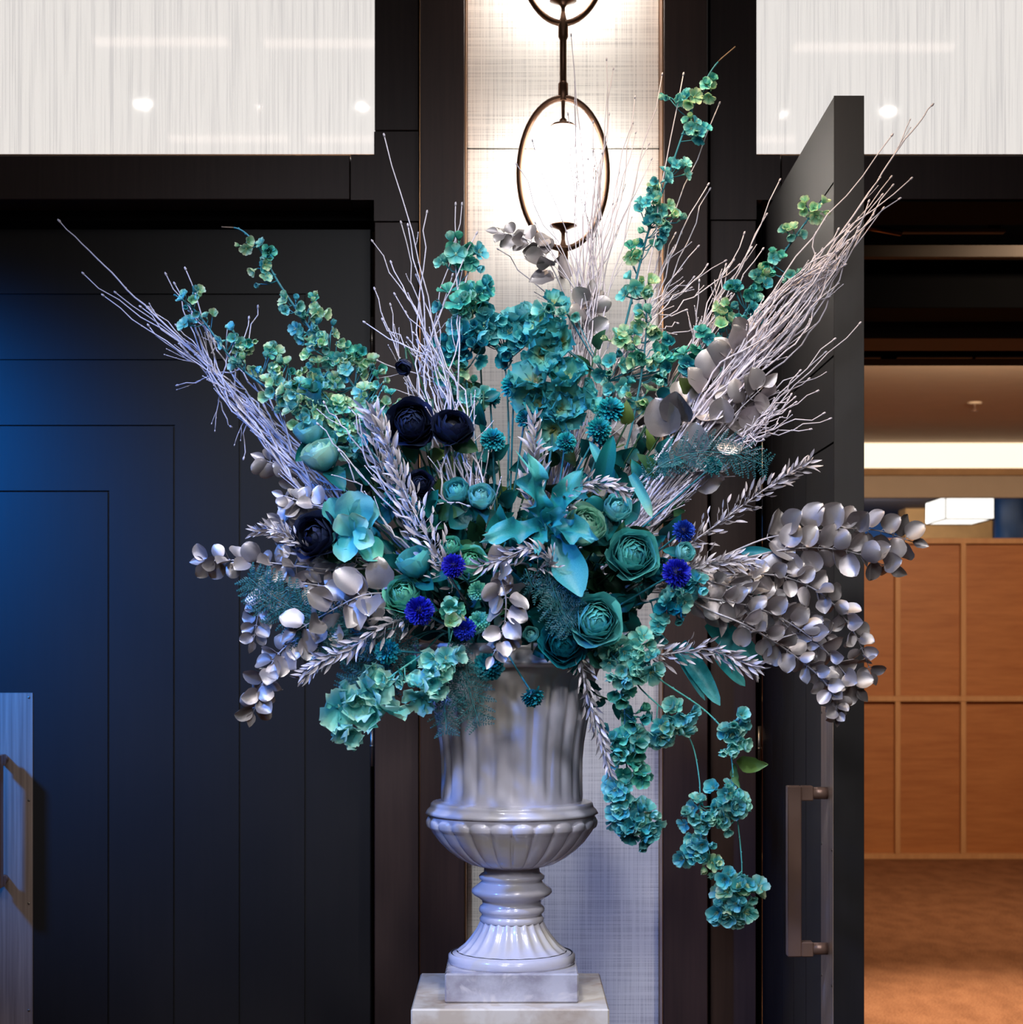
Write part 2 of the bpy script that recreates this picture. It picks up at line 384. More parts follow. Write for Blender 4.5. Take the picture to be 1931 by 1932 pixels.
# ---------------------------------------------------------------- door leaves
def leaf_boards(x0, x1, ztop, zbot, flip, y0=0.0, th=.0079):
    """concentric L shaped boards; x0 = hinge side outer edge, runs to x1. returns list of MB in leaf plane (x, y0.., z)"""
    out = []; step = .172; s = 1 if x1 > x0 else -1; n = 5; zstep = .172
    g = .0022
    for k in range(n):
        xa = x0+s*step*k*1.0+s*g; xb = x0+s*step*(k+1)-s*g; za = ztop-zstep*k-g; zb = ztop-zstep*(k+1)+g
        q = MB()
        if k < n-1: pl = [(xa, zbot), (xb, zbot), (xb, zb), (x1, zb), (x1, za), (xa, za)]
        else: pl = [(xa, zbot), (x1, zbot), (x1, za), (xa, za)]
        if s < 0: pl = pl[::-1]
        q.prism(pl, y0, y0+th); out.append(q)
    return out
def handle(parent, T):
    """pull handle in leaf space: x towards meeting edge, y=0 leaf face, -y out"""
    h = MB(); h.box((-.014, -.082, -.172), (.014, -.054, .172), .002)
    a = h.build('pull_bar', M_['bronze'], parent, T)
    for s in (-1, 1):
        k = MB(); k.box((-.014, -.054, s*.172-(.030 if s > 0 else 0)), (.014, -.030, s*.172+(.030 if s < 0 else 0)), .002)
        k2 = MB(); zc = s*.157
        k2.tube([(0, -.031, zc), (0, 0, zc)], .0125, 14); k.merge(k2, I4)
        k.build('standoff', M_['bronze'], parent, T)
def make_leaf(name, x_hinge, x_meet, T, label=None):
    """leaf built in local space: x along leaf, y=0 front, z up"""
    ld = bpy.data.objects.new(name, None); link(ld, None, T); ld['kind'] = 'structure'
    ztop = 2.588
    core = MB(); core.box((min(x_hinge, x_meet), .008, .012), (max(x_hinge, x_meet), .06, ztop), .001); core.build('leaf_core', M_['door'], ld, T)
    for q in leaf_boards(x_hinge, x_meet, ztop, .012, False): q.build('board', M_['door'], ld, T)
    s = 1 if x_meet > x_hinge else -1
    lp = MB(); lp.box((x_meet, .0, .012), (x_meet+s*.004, .06, ztop), .0005); lp.build('edge_strip', M_['door'], ld, T)
    pl = MB(); pl.box((x_meet-s*.135, -.002, .012), (x_meet, 0, 1.372), .0004)
    po = pl.build('metal_plate', M_['brushed'], ld, T, )
    for z in (.27, .54, .82, 1.09, 1.36):
        for xx in (x_meet-s*.125, x_meet-s*.008):
            k = MB(); k.ball((0, 0, 0), (.0035, .0015, .0035), seg=8); k.build('screw', M_['screw'], po, T @ Matrix.Translation((xx, -.0025, z)))
    handle(po, T @ Matrix.Translation((x_meet-s*.06, -.002, 1.042)))
    for z0, z1 in ((2.24, 2.355), (1.18, 1.29), (.2, .31)):
        k = MB(); k.tube([(x_hinge-s*.004, -.008, z0), (x_hinge-s*.004, -.008, z1)], .0055, 10)
        k.tube([(x_hinge-s*.004, -.008, z0+.05), (x_hinge-s*.004, -.008, z0+.056)], .0068, 10)
        k.build('hinge', M_['screw'], ld, T)
    return ld
XH = fx(700, 4.75)
make_leaf('door_1', XH, XH-1.021, Matrix.Translation((0, 4.75, 0)))
make_leaf('door_2', XH-2.09+.02, XH-1.027, Matrix.Translation((0, 4.75, 0)))
# open leaf: hinge end at y 4.62, meeting edge at 3.60, front face turned to -x
To = Matrix.Translation((.64, 4.625, 0)) @ Matrix.Rotation(-PI/2, 4, 'Z')   # local x -> -y world, local -y -> -x
make_leaf('door_3', 0, 1.025, To)
structure(boxobj('trim_2', (XR1, 4.66, 0), (.6445, 4.85, zB), M_['black']))
structure(boxobj('trim_3', (2.72, 4.62, 0), (2.78, 4.85, zB), M_['black']))

structure(boxobj('rail_shade_strip', (.6385, 4.604, zB-.004), (2.72, 4.86, zB), M_['black']))  # black strip added under the rail, its colour stands in for shade
# ---------------------------------------------------------------- passage headers and hall behind the open door
def head(name, D0, D1, ytop, ybot, m, Dref=None):
    return boxobj(name, (.70, D0, fz(ybot, D1)), (2.8, D1, fz(ytop, D0)), m, None, .002, 'structure')
M_['beige'] = plain('beige_beam', lin(128, 112, 98), .7)
M_['brownbeam'] = wood('brown_beam', lin(52, 28, 20), lin(66, 38, 27), .6, (3, 60, 60))
structure(boxobj('trim_4', (.64, 4.86, 2.68), (2.8, 4.9, 2.80), M_['black']))
head('trim_5', 5.36, 5.40, 462, 490, M_['beige'])
head('trim_6', 5.60, 5.84, 480, 607, M_['black'])
head('trim_7', 5.95, 6.2, 598, 662, M_['brownbeam'])
head('trim_8', 6.35, 6.5, 650, 690, M_['black'])
structure(boxobj('trim_9', (.50, 4.87, 2.82), (2.9, 6.5, 2.9), M_['black']))
structure(boxobj('wall_passage_left', (.40, 4.86, 0), (.50, 6.5, 2.9), M_['dark']))
structure(boxobj('wall_passage_right', (2.81, 4.86, 0), (2.95, 6.5, 2.9), M_['dark']))
for a, b in ((1630, 1662), (1693, 1835), (1842, 1990)):
    o = boxobj('trim_10', (fx(a, 6.34), 6.33, fz(676, 6.34)), (fx(b, 6.34), 6.349, fz(672.5, 6.34)), M_['beige']); o['kind'] = 'structure'
# door closer: track under the head plus arm
dc = thing('door_closer', (1.1, 5.02, 2.6), 'slim metal door closer arm and track under the dark door head', 'door closer')
boxobj('track', (fx(1700, 5.05), 5.03, fz(441, 5.05)), (fx(1896, 5.05), 5.06, fz(433, 5.05)), M_['beige'], dc, .002)
k = MB(); k.tube([P(1622, 426, 4.95), P(1700, 440, 5.02)], .0085, 6); k.build('arm', M_['brass'], dc)
boxobj('hanger', (1.33, 5.035, fz(433, 5.05)-.002), (1.36, 5.055, 2.822), M_['black'], dc, .001)
# hall shell
HZ = 3.0; M_['hallwall'] = plain('hall_wall', lin(150, 112, 78), .8, var=.05)
structure(boxobj('ceiling_hall', (-1, 6.5, HZ), (6, 13.5, HZ+.1), M_['ceil']))
structure(boxobj('wall_hall_left', (-1.1, 6.5, 0), (-1, 18, HZ+.6), M_['hallwall']))
structure(boxobj('wall_hall_right', (6, 6.5, 0), (6.1, 18, HZ+.6), M_['hallwall']))
structure(boxobj('wall_hall_near', (-1, 6.5, 0), (.45, 6.6, HZ), M_['hallwall'])); structure(boxobj('wall_hall_door', (2.9, 6.5, 0), (6, 6.6, HZ), M_['hallwall']))
structure(boxobj('trim_11', (.45, 6.501, fz(690, 6.56)), (2.9, 6.56, HZ), M_['black']))
M_['cove'] = emis('cove_light', (1, .80, .55, 1), 1.35)
structure(boxobj('trim_12', (-1, 13.62, 2.6), (6, 13.7, HZ+.5), M_['ceil']))
cv = boxobj('cove_lamp', (-1, 13.585, fz(884, 13.6)), (6, 13.615, fz(836, 13.6)), M_['cove'])
tag(cv, 'long glowing warm white light strip across the hall ceiling', 'light strip')
structure(boxobj('trim_13', (-1, 13.56, fz(897, 13.6)), (6, 13.7, fz(884, 13.6)), plain('cove_lip', lin(190, 150, 110), .8)))
structure(boxobj('ceiling_hall_far', (-1, 13.7, fz(897, 13.6)), (6, 18, fz(897, 13.6)+.1), plain('far_ceiling', lin(64, 60, 70), .8)))
structure(boxobj('wall_hall_far', (-1, 18, 0), (6, 18.1, 3), plain('blue_wall', lin(30, 96, 176), .7)))
structure(boxobj('trim_14', (fx(1705, 17), 16.9, 0), (fx(1868, 17), 17.2, fz(948, 17)), plain('tan_pier', lin(200, 152, 96), .7)))
structure(boxobj('trim_15', (fx(1705, 17)-.2, 16.3, fz(950, 17)), (fx(1868, 17)+.6, 16.5, fz(930, 17)), plain('blue_beam', lin(40, 60, 96), .7)))
k = MB(); k.lathe([(.28, 0.0), (.28, 2.74)], (fx(1884, 15.2)+.28, 15.3), 32); bc = k.build('trim_16', plain('blue_column', lin(20, 58, 104), .45)); bc['kind'] = 'structure'
# sprinkler
sp = thing('sprinkler', P(1840, 752, 11.25), 'small pale fire sprinkler on the hall ceiling', 'sprinkler')
k = MB(); c = P(1840, 752, 11.25); k.lathe([(.001, HZ), (.045, HZ), (.045, HZ-.008), (.03, HZ-.014), (.001, HZ-.014)], (c.x, c.y), 20); k.build('escutcheon', M_['ceil'], sp)
k = MB(); k.lathe([(.008, HZ-.01), (.008, HZ-.045), (.022, HZ-.05), (.022, HZ-.054), (.001, HZ-.056)], (c.x, c.y), 12); k.build('nozzle', M_['bronze'], sp)
# box pendant
pd = thing('pendant_light', P(1815, 978, 15), 'white glowing box-shaped pendant light above the plywood partition', 'pendant light')
a = P(1790, 978, 14.6); b = P(1876, 937, 14.6)
k = MB(); k.box((a.x-.02, 14.6, a.z), (b.x, 15.3, b.z), .004); k.build('shade', emis('pendant_shade', (1, .97, .9, 1), 1.6), pd)
k = MB()
for x in (a.x-.022, b.x+.002):
    for y in (14.597, 15.303): k.box((x-.004, y-.004, a.z-.003), (x+.004, y+.004, b.z+.003))
for z in (a.z-.004, b.z+.004):
    for y in (14.597, 15.303): k.box((a.x-.024, y-.004, z-.004), (b.x+.004, y+.004, z+.004))
    for x in (a.x-.022, b.x+.002): k.box((x-.004, 14.6, z-.004), (x+.004, 15.3, z+.004))
k.build('shade_frame', M_['black'], pd)
k = MB(); k.tube([((a.x+b.x)/2+.12, 14.95, b.z), ((a.x+b.x)/2+.12, 14.95, fz(897, 13.6))], .012, 8); k.build('rod', M_['black'], pd)
k = MB(); k.lathe([(.001, fz(897, 13.6)-.05), (.07, fz(897, 13.6)-.05), (.07, fz(897, 13.6))], ((a.x+b.x)/2+.12, 14.95), 20); k.build('ceiling_cup', emis('cup', (1, .85, .7, 1), .4), pd)
# plywood partition
DP = 12.67; pz = lambda y: fz(y, DP)
M_['ply'] = wood('plywood', lin(160, 96, 50), lin(184, 120, 68), .5, (2.5, 10, 26), .05)
M_['batten'] = wood('batten_pine', lin(186, 134, 88), lin(204, 154, 106), .5, (30, 30, 3), .05)
pt = thing('plywood_partition', (3, DP, 0), 'orange plywood partition wall with pine battens behind the open door', 'partition')
bx = [fx(1692, DP)+k*m2(123.5, DP) for k in range(-4, 7)]; zt, zm, zb = pz(1018), pz(1318), .0
for i in range(len(bx)-1):
    for z0, z1 in ((zb, zm), (zm, zt)):
        boxobj('plywood_sheet', (bx[i]+.004, DP, z0+.003), (bx[i+1]-.004, DP+.018, z1-.003), M_['ply'], pt)
for x in bx:
    boxobj('batten', (x-.018, DP-.05, .04), (x+.018, DP-.001, zm-.02), M_['batten'], pt, .002)
    boxobj('batten', (x-.018, DP-.05, zm+.02), (x+.018, DP-.001, zt-.03), M_['batten'], pt, .002)
for z in (zm, zt-.012, .02): boxobj('rail', (bx[0]-.02, DP-.05, z-.019), (bx[-1]+.02, DP-.001, z+.019), M_['batten'], pt, .002)

# ---------------------------------------------------------------- foyer ceiling lamps (they show as reflections in the woven glass)
def refl(px, py, H=4.46, plane=4.63):    # point at height H whose mirror image in the glass is seen at (px, py)
    D = (H-EYE)*F/(HY-py); return Vector(((px-CX)*D/F, 2*plane-D, H))
M_['dl'] = emis('downlight_lens', (1, .97, .92, 1), 260); M_['strip'] = emis('strip_lens', (1, .80, .70, 1), 5)
for i, (x, y, r, nm) in enumerate(((270, 202, .045, 'far left'), (489, 208, .02, 'left'), (684, 207, .035, 'centre'), (1478, 221, .026, 'right'), (1677, 215, .045, 'far right'))):
    c = refl(x, y); t = thing('downlight', c, 'round recessed ceiling downlight, mirrored as a white dot %s in the glass' % nm, 'downlight', 'foyer downlights')
    k = MB(); k.lathe([(.001, 4.48), (r, 4.48)], (c.x, c.y), 24); k.build('lens', M_['dl'], t)
    k = MB(); k.lathe([(r, 4.48), (r+.004, 4.47), (r+.02, 4.47), (r+.02, 4.5)], (c.x, c.y), 24); k.build('bezel', M_['ceil'], t)
for i, (x0, x1, y, wd) in enumerate(((178, 430, 85, .10), (500, 720, 88, .10), (320, 545, 267, .10), (580, 720, 268, .1), (1500, 1800, 95, .1), (1428, 1500, 268, .1))):
    a, b = refl(x0, y), refl(x1, y)
    t = thing('ceiling_strip', (a+b)/2, 'warm linear ceiling light mirrored in the woven glass', 'ceiling light', 'foyer strip lights')
    boxobj('lens', (a.x, a.y-wd/2, 4.47), (b.x, a.y+wd/2, 4.48), M_['strip'], t)
    boxobj('housing', (a.x-.01, a.y-wd/2-.01, 4.48), (b.x+.01, a.y+wd/2+.01, 4.5), M_['ceil'], t)

# ================================================================ WALL LAMP
DS = 4.49; ks = F/DS
sx = (1063-CX)/ks
ws = thing('wall_lamp', (sx, 4.62, fz(510, DS)), 'bronze wall lamp of linked oval rings with glowing glass globes', 'wall lamp')
def ring(py):
    cz = fz(py, DS); k = MB(); n = 56; v = []
    rx, rz, rt = 83/ks, 142/ks, .0078
    for i in range(n):
        t = 2*PI*i/n; c = Vector((sx+rx*math.cos(t), DS, cz+rz*math.sin(t))); nn = Vector((math.cos(t)*rz, 0, math.sin(t)*rx)).normalized()
        for j in range(10):
            a = 2*PI*j/10; v.append(c+nn*rt*math.cos(a)+Vector((0, 1, 0))*rt*1.5*math.sin(a))
    k.add(v, [(i*10+j, i*10+(j+1) % 10, ((i+1) % n)*10+(j+1) % 10, ((i+1) % n)*10+j) for i in range(n) for j in range(10)])
    k.build('ring', M_['ringmetal'], ws)
    z = lambda y: fz(py-327+y, DS)
    g = MB(); g.lathe([(.001, z(452)), (26/ks, z(448)), (50/ks, z(425)), (68/ks, z(390)), (76/ks, z(340)), (72/ks, z(290)), (60/ks, z(245)), (42/ks, z(212)), (18/ks, z(196)), (.012, z(192))], (sx, DS), 32)
    g.build('globe', M_['glass'], ws)
    g = MB(); g.lathe([(.001, z(412)), (30/ks, z(408)), (52/ks, z(385)), (60/ks, z(340)), (57/ks, z(300)), (46/ks, z(262)), (26/ks, z(242)), (.001, z(238))], (sx, DS), 28)
    g.build('lit_bulb', M_['globe'], ws)
    g = MB(); g.lathe([(.001, z(414)), (7/ks, z(418)), (25/ks, z(424)), (26/ks, z(427)), (8/ks, z(434)), (4/ks, z(440)), (3.5/ks, z(460)), (8/ks, z(466))], (sx, DS), 20); g.build('saucer', M_['ringmetal'], ws)
    g = MB(); g.lathe([(4/ks, z(180)), (3/ks, z(222)), (7/ks, z(226)), (7/ks, z(232)), (20/ks, z(234)), (25/ks, z(239)), (22/ks, z(239)), (.001, z(236))], (sx, DS), 20); g.build('cap', M_['ringmetal'], ws)
ring(327); ring(327-425)
def rod(y0, y1):
    z = lambda y: fz(y, DS); k = MB()
    pr = [(8.5, y1+2), (9.5, y1), (9.5, y1-30), (7.5, y1-32), (6.5, y1-36), (6.5, y0+32), (8.5, y0+28), (9.5, y0+26), (9.5, y0-2), (6, y0-10), (3, y0-26)]
    k.lathe([(r/ks, z(y)) for r, y in pr], (sx, DS), 16); k.build('rod', M_['ringmetal'], ws)
rod(44, 188); rod(44-425, 188-425)
k = MB(); z = lambda y: fz(y, DS)
k.lathe([(.001, z(512)), (7/ks, z(511)), (8/ks, z(500)), (9.5/ks, z(496)), (9.5/ks, z(470)), (6/ks, z(462)), (3/ks, z(450))], (sx, DS), 16); k.build('finial', M_['ringmetal'], ws)
for y in (500, 110, -315):
    k = MB(); k.tube([(sx, DS, z(y)), (sx, 4.62, z(y))], .006, 8); k.build('wall_bracket', M_['ringmetal'], ws)

# ================================================================ PLINTH AND URN
UD = 3.42; UX = (966-CX)*UD/F
pl = thing('plinth', (UX-.003, UD, 0), 'square cream marble pedestal with brown veins under the urn', 'pedestal')
boxobj('shaft', (UX-.178, 3.25, .0), (UX+.172, 3.60, .815), M_['plinth'], pl, .002)
boxobj('top_slab', (UX-.181, 3.247, .816), (UX+.175, 3.603, .846), M_['plinth'], pl, .003)
urn = thing('urn', (UX, UD, .847), 'tall ivory fluted urn holding the teal flower arrangement', 'urn')
boxobj('square_foot', (UX-.122, 3.298, .847), (UX+.122, 3.542, .9), M_['base'], urn, .003)
Zy = lambda y: EYE-(y-1215)/1000
def dens(pts, n):
    out = []
    for i in range(len(pts)-1):
        for j in range(n): t = j/n; out.append(tuple(pts[i][q]*(1-t)+pts[i+1][q]*t for q in (0, 1)))
    return out+[pts[-1]]
foot = [(118, 1816), (119, 1812), (117, 1804), (113, 1800), (104, 1792), (90, 1781), (77, 1766), (66, 1750), (59, 1736)]
k = MB(); k.lathe([(r/1000, Zy(y)) for r, y in [(.001, 1815), (118, 1815), (119.5, 1811), (119.5, 1800), (115, 1796)]], (UX, UD), 96)
k.lathe([(r/1000, Zy(y)) for r, y in dens(foot[4:], 3)], (UX, UD), 240, lambda j, z, th: 1-.055*abs(math.sin(11*th))**1.5*min(1, (z-.915)/.02))
k.lathe([(r/1000, Zy(y)) for r, y in [(112, 1797), (104, 1793)]], (UX, UD), 96)
k.build('pedestal_foot', M_['urn'], urn)
neck = [(59, 1738), (61, 1732), (58, 1728), (56, 1724), (61, 1719), (62, 1714), (60, 1709), (55, 1705), (56, 1698), (62, 1693), (72, 1687), (76, 1682), (75, 1677), (68, 1671), (60, 1665), (56, 1661), (61, 1657), (62, 1652), (58, 1648), (53, 1645), (52, 1636), (55, 1630)]
k = MB(); k.lathe([(r/1000, Zy(y)) for r, y in neck], (UX, UD), 96); k.build('neck', M_['urn'], urn)
bowl = [(52, 1636), (80, 1628), (100, 1617), (118, 1603), (135, 1586), (148, 1568), (157, 1551), (162, 1540), (163, 1533), (160, 1527), (154, 1521), (153, 1515), (150, 1512), (140, 1510), (133, 1509)]
def gad(j, z, th):
    if z < Zy(1632): return 1
    a = abs(((th/(2*PI)*24) % 1)*2-1); zt = Zy(1541); zz = max(0, (z-(zt-.016))/.016)
    q = a**2.6+zz**2
    return 1-.035+.055*math.sqrt(max(0, 1-q)) if z < Zy(1533) else 1
bd = dens(bowl, 3); bd = [p for p in bd if p[1] > 1560 or p[1] < 1530]+[(157+(163-157)*math.sin(PI/2*k/14), 1558-25*k/14) for k in range(15)]
bd.sort(key=lambda p: -p[1])
k = MB(); k.lathe([(r/1000, Zy(y)) for r, y in bd], (UX, UD), 384, gad); k.build('bowl', M_['urn'], urn)
body = [(133, 1512), (134, 1500), (133.5, 1460), (134, 1430), (137, 1400), (142, 1370), (148, 1340), (153, 1310), (158, 1285), (163, 1268), (168, 1258)]
def flu(j, z, th):
    t = min(1, max(0, (z-Zy(1506))/.02), max(0, (Zy(1268)-z)/.015)); return 1-.034*t*abs(math.cos(12*th))**5
k = MB(); k.lathe([(r/1000, Zy(y)) for r, y in dens(body, 3)], (UX, UD), 288, flu); k.build('body', M_['urn'], urn)
rim = [(168, 1258), (182, 1256), (190, 1252), (192, 1247), (186, 1243), (186, 1226), (192, 1222), (192, 1217), (184, 1213), (160, 1213), (150, 1222), (145, 1250)]
def egg(j, z, th):
    if Zy(1244) < z < Zy(1225): return 1+.02*abs(math.sin(20*th))
    return 1
k = MB(); k.lathe([(r/1000, Zy(y)) for r, y in dens(rim, 2)], (UX, UD), 320, egg); k.build('rim', M_['urn'], urn)
fo = MB(); fo.lathe([(.001, Zy(1196)), (.10, Zy(1200)), (.142, Zy(1222)), (.142, Zy(1250)), (.001, Zy(1250))], (UX, UD), 32)
tag(fo.build('floral_foam', M_['foam']), 'dark green floral foam block hidden inside the urn rim', 'floral foam')

# ================================================================ LEAF AND PETAL SHAPES (unit length along +Y, normal +Z)
def blade(wf, nu=4, nv=6, cup=.15, bend=.2, ruff=0, rf=3, curl=0, fold=0, ph=0, rnd=False):
    k = MB(); v = []; uv = []
    for j in range(nv+1):
        t = (1-math.cos(PI*j/nv))/2 if rnd else j/nv; w_ = wf(t)
        for i in range(nu+1):
            u = 2*i/nu-1; x = u*w_
            x *= 1+ruff*1.5*math.sin(rf*PI*t*2.6+(2.1 if u > 0 else .4)+ph)*t**.3
            y = t-curl*t*t*.3+ruff*.5*math.sin(u*rf*3+ph)*t**3
            z = cup*u*u*w_*2-bend*t*t+fold*abs(u)*w_+ruff*math.sin(rf*PI*t*2+(1.7 if u > 0 else 0)+ph)*abs(u)**1.5+ruff*.6*math.cos(u*rf*2.1+ph)*t**3
            v.append((x, y, z)); uv.append(((u+1)/2, t))
    n = nu+1
    k.add(v, [(j*n+i, j*n+i+1, (j+1)*n+i+1, (j+1)*n+i) for j in range(nv) for i in range(nu)], uv)
    return k
def w_round(t): return .46*math.sqrt(max(0, 1-(2*(t**.9)-1)**2))+.006
def w_ovate(t): return .30*math.sin(PI*min(1, t**.75))**.85+.006
def w_lance(t): return .125*math.sin(PI*t**.8)**.9+.006
def w_petal(t): return .07+.40*math.sin(PI*.5*min(1, t*1.25))*(1 if t < .8 else math.sqrt(max(.12, 1-((t-.8)/.2)**2*.9)))
def w_strap(t): return .10*math.sin(PI*min(1, .12+t*.88))**.55+.004
ROUND = [blade(w_round, 6, 9, c, b, r, 1.3, fold=f*.5, rnd=True) for c, b, r, f in ((.22, .1, .02, 0), (-.2, .22, .03, .1), (.35, -.12, .03, 0), (.1, .3, .05, .2))]
OVATE = [blade(w_ovate, 4, 6, c, b, r, 2, fold=f) for c, b, r, f in ((.1, .25, .02, .25), (.2, -.1, .03, .2), (.0, .45, .03, .35))]
LANCE = [blade(w_lance, 2, 5, 0, b, 0, fold=f) for b, f in ((.15, .5), (-.2, .4), (.35, .6))]
def meshes(mbs, name, m): return [q.mesh(name, M_[m]) for q in mbs]
L_round = meshes(ROUND, 'round_leaf', 'silver'); L_sov = meshes(OVATE, 'silver_ovate', 'silver'); L_lance = meshes(LANCE, 'lance_leaf', 'silver2')
L_teal = meshes(OVATE, 'teal_leaf', 'leafteal'); L_green = meshes(OVATE, 'green_leaf', 'leafgreen'); L_olive = meshes(OVATE, 'olive_leaf', 'leafolive')
L_rteal = meshes(ROUND, 'round_teal', 'leafteal')

def frame(d, roll=0, up=None):
    """matrix whose +Y points along d"""
    d = d.normalized(); up = up or Vector((0, -1, 0))
    if abs(d.dot(up)) > .97: up = Vector((0, 0, 1))
    x = d.cross(up).normalized(); z = x.cross(d)
    return (Matrix.Rotation(roll, 4, d) @ Matrix((x, d, z)).transposed().to_4x4())
def zframe(d, roll=0):
    """matrix whose +Z points along d"""
    d = d.normalized(); up = Vector((0, 0, 1)) if abs(d.z) < .9 else Vector((1, 0, 0))
    x = up.cross(d).normalized(); y = d.cross(x); return Matrix((x, y, d)).transposed().to_4x4() @ Matrix.Rotation(roll, 4, 'Z')
def place(p, Rm, s): return Matrix.Translation(p) @ Rm @ Matrix.Scale(s, 4)
def rv(s=1): return Vector((R.uniform(-s, s), R.uniform(-s, s), R.uniform(-s, s)))

def catmull(pts, n=6):
    pts = [Vector(p) for p in pts]
    if len(pts) < 3:
        return [pts[0].lerp(pts[1], i/(2*n)) for i in range(2*n+1)]
    q = [pts[0]*2-pts[1]]+pts+[pts[-1]*2-pts[-2]]; out = []
    for i in range(1, len(q)-2):
        for j in range(n):
            t = j/n; a, b, c, d = q[i-1:i+3]
            out.append(.5*((2*b)+(c-a)*t+(2*a-5*b+4*c-d)*t*t+(3*b-a-3*c+d)*t**3))
    return out+[pts[-1]]
def along(path, t):
    f = max(0, min(.9999, t))*(len(path)-1); i = int(f); return path[i].lerp(path[i+1], f-i), (path[i+1]-path[i]).normalized()
def seed_point(): 
    a = R.uniform(0, 2*PI); r = R.uniform(0, .09); return Vector((UX+r*math.cos(a), UD+r*math.sin(a), 1.47))
def front_D(px, py):   # depth of the mound of flowers seen at this pixel
    u = (px-955)/400; v = (py-1050)/240; q = max(0, 1-u*u-v*v); return 3.40-.27*math.sqrt(q)

# ================================================================ TWIGS
def twig(tip, via, group, label, r0=.0030, r1=.0011, nside=5, wob=.0058, spread=.30, slen=(.03, .11), dark=False):
    pts = [seed_point()]+[P(*v) for v in via]+[P(*tip)]
    path = catmull(pts, 9); n = len(path); k = MB(); 
    for i in range(2, n-1):
        path[i] = path[i]+rv(wob*(.4+.6*i/n))
    rad = [r0+(r1-r0)*(i/(n-1))**.8 for i in range(n)]
    k.tube(path, rad, 5)
    def bud(p, d, s):
        Mx = frame(d).to_3x3(); k.ball(p, (s*1.0, s*2.1, s*1.0), Mx, 5, 3)
    d = (path[-1]-path[-2]).normalized(); bud(path[-1], d, r1*2.3)
    L = n-1
    for t in [.62+.05*i+R.uniform(-.02, .02) for i in range(7)]:
        p, d = along(path, t); s = rad[int(t*L)]; dd = (d+rv(.6)).normalized(); bud(p+dd*s*.8, dd, s*.95)
    for _ in range(nside):
        t = R.uniform(.38, .92); p, d = along(path, t); ln = R.uniform(*slen)*(1.25-t*.6)
        sd = (d+Vector((R.uniform(-1, 1), R.uniform(-.5, .5), R.uniform(-1, 1)))*spread).normalized()
        q = [p]; cur = sd; m = 5
        for i in range(m):
            cur = (cur+d*.12+rv(.13)).normalized(); q.append(q[-1]+cur*ln/m)
        rr = rad[int(t*L)]*.62
        k.tube(q, [rr+(r1*.72-rr)*i/m for i in range(m+1)], 4)
        bud(q[-1], cur, r1*1.25); bud(q[3]+rv(rr), cur, r1*1.05)
        if ln > .06 and R.random() < .6:
            p2 = q[2]; c2 = (cur+rv(.5)).normalized(); q2 = [p2, p2+c2*ln*.2, p2+(c2+d*.3).normalized()*ln*.42]
            k.tube(q2, [rr*.7, rr*.6, r1*.6], 4); bud(q2[-1], c2, r1*1.1)
    o = k.build('birch_twig', M_['twig']); tag(o, label, 'twig', group); return o
def bundle(tips, via, group, label, D=3.42, jit=14, extra=0, ebox=None, **kw):
    tips = list(tips)
    for _ in range(extra):
        a, b = R.choice(tips), R.choice(tips); t = R.random(); s = R.uniform(.0, .45)
        fx_, fy_ = via[-1][:2]
        x = a[0]+(b[0]-a[0])*t; y = a[1]+(b[1]-a[1])*t
        tips.append((x+(fx_-x)*s, y+(fy_-y)*s))
    for tp in tips:
        v = [(a+R.gauss(0, jit*(.35+.65*i/len(via))), b+R.gauss(0, jit*.6), d+R.gauss(0, .012)) for i, (a, b, d) in enumerate(via)]
        twig((tp[0], tp[1], D+R.uniform(-.05, .05)), v, group, label, **kw)
GL = 'twigs fanning to the upper left'
bundle([(157, 516), (218, 552), (281, 580), (280, 614), (404, 640), (335, 727), (460, 865), (350, 507), (313, 517), (487, 579), (470, 600)],
       [(740, 1080, 3.38), (600, 925, 3.37), (450, 745, 3.38)], GL, 'slender white-painted twig in the bundle fanning to the upper left', 3.40, 30, 8, r0=.0036, spread=.20)
twig((112, 417, 3.40), [(740, 1080, 3.38), (600, 925, 3.37), (400, 700, 3.38), (240, 545, 3.39)], None, 'longest white-painted twig, its tip farthest to the upper left', r0=.0040, r1=.0013, nside=3, wob=.002)
GC = 'twigs rising left of the wall lamp'
LC = 'thin white-painted twig rising to the left of the wall lamp'
bundle([(725, 255), (738, 495), (786, 520), (688, 608), (860, 385), (806, 400), (900, 440), (780, 628), (770, 425)],
       [(915, 1080, 3.34), (880, 920, 3.28), (832, 740, 3.30)], GC, LC, 3.36, 36, 2, spread=.42, nside=6)
bundle([(757, 420), (703, 455), (707, 545), (737, 575), (722, 603), (872, 385), (745, 555), (712, 680)],
       [(915, 1080, 3.42), (875, 920, 3.42), (825, 740, 3.45)], GC, LC, 3.48, 34, 6, spread=.42)
GM = 'twigs rising in front of the wall lamp'
bundle([(1078, 66), (1145, 112), (1158, 130), (1085, 155), (1250, 140), (1195, 232), (1140, 275), (1225, 272), (1072, 215), (975, 310), (1005, 265), (1120, 230), (1230, 300), (1150, 215), (940, 470), (1010, 420), (1085, 190), (1200, 250), (1110, 300), (1130, 340)],
       [(1010, 1060, 3.44), (1060, 880, 3.46), (1105, 640, 3.50)], GM, 'thin white-painted twig rising in front of the wall lamp', 3.54, 24, 12, spread=.30, r0=.0030, r1=.0009)
GU = 'twigs right of the wall lamp'
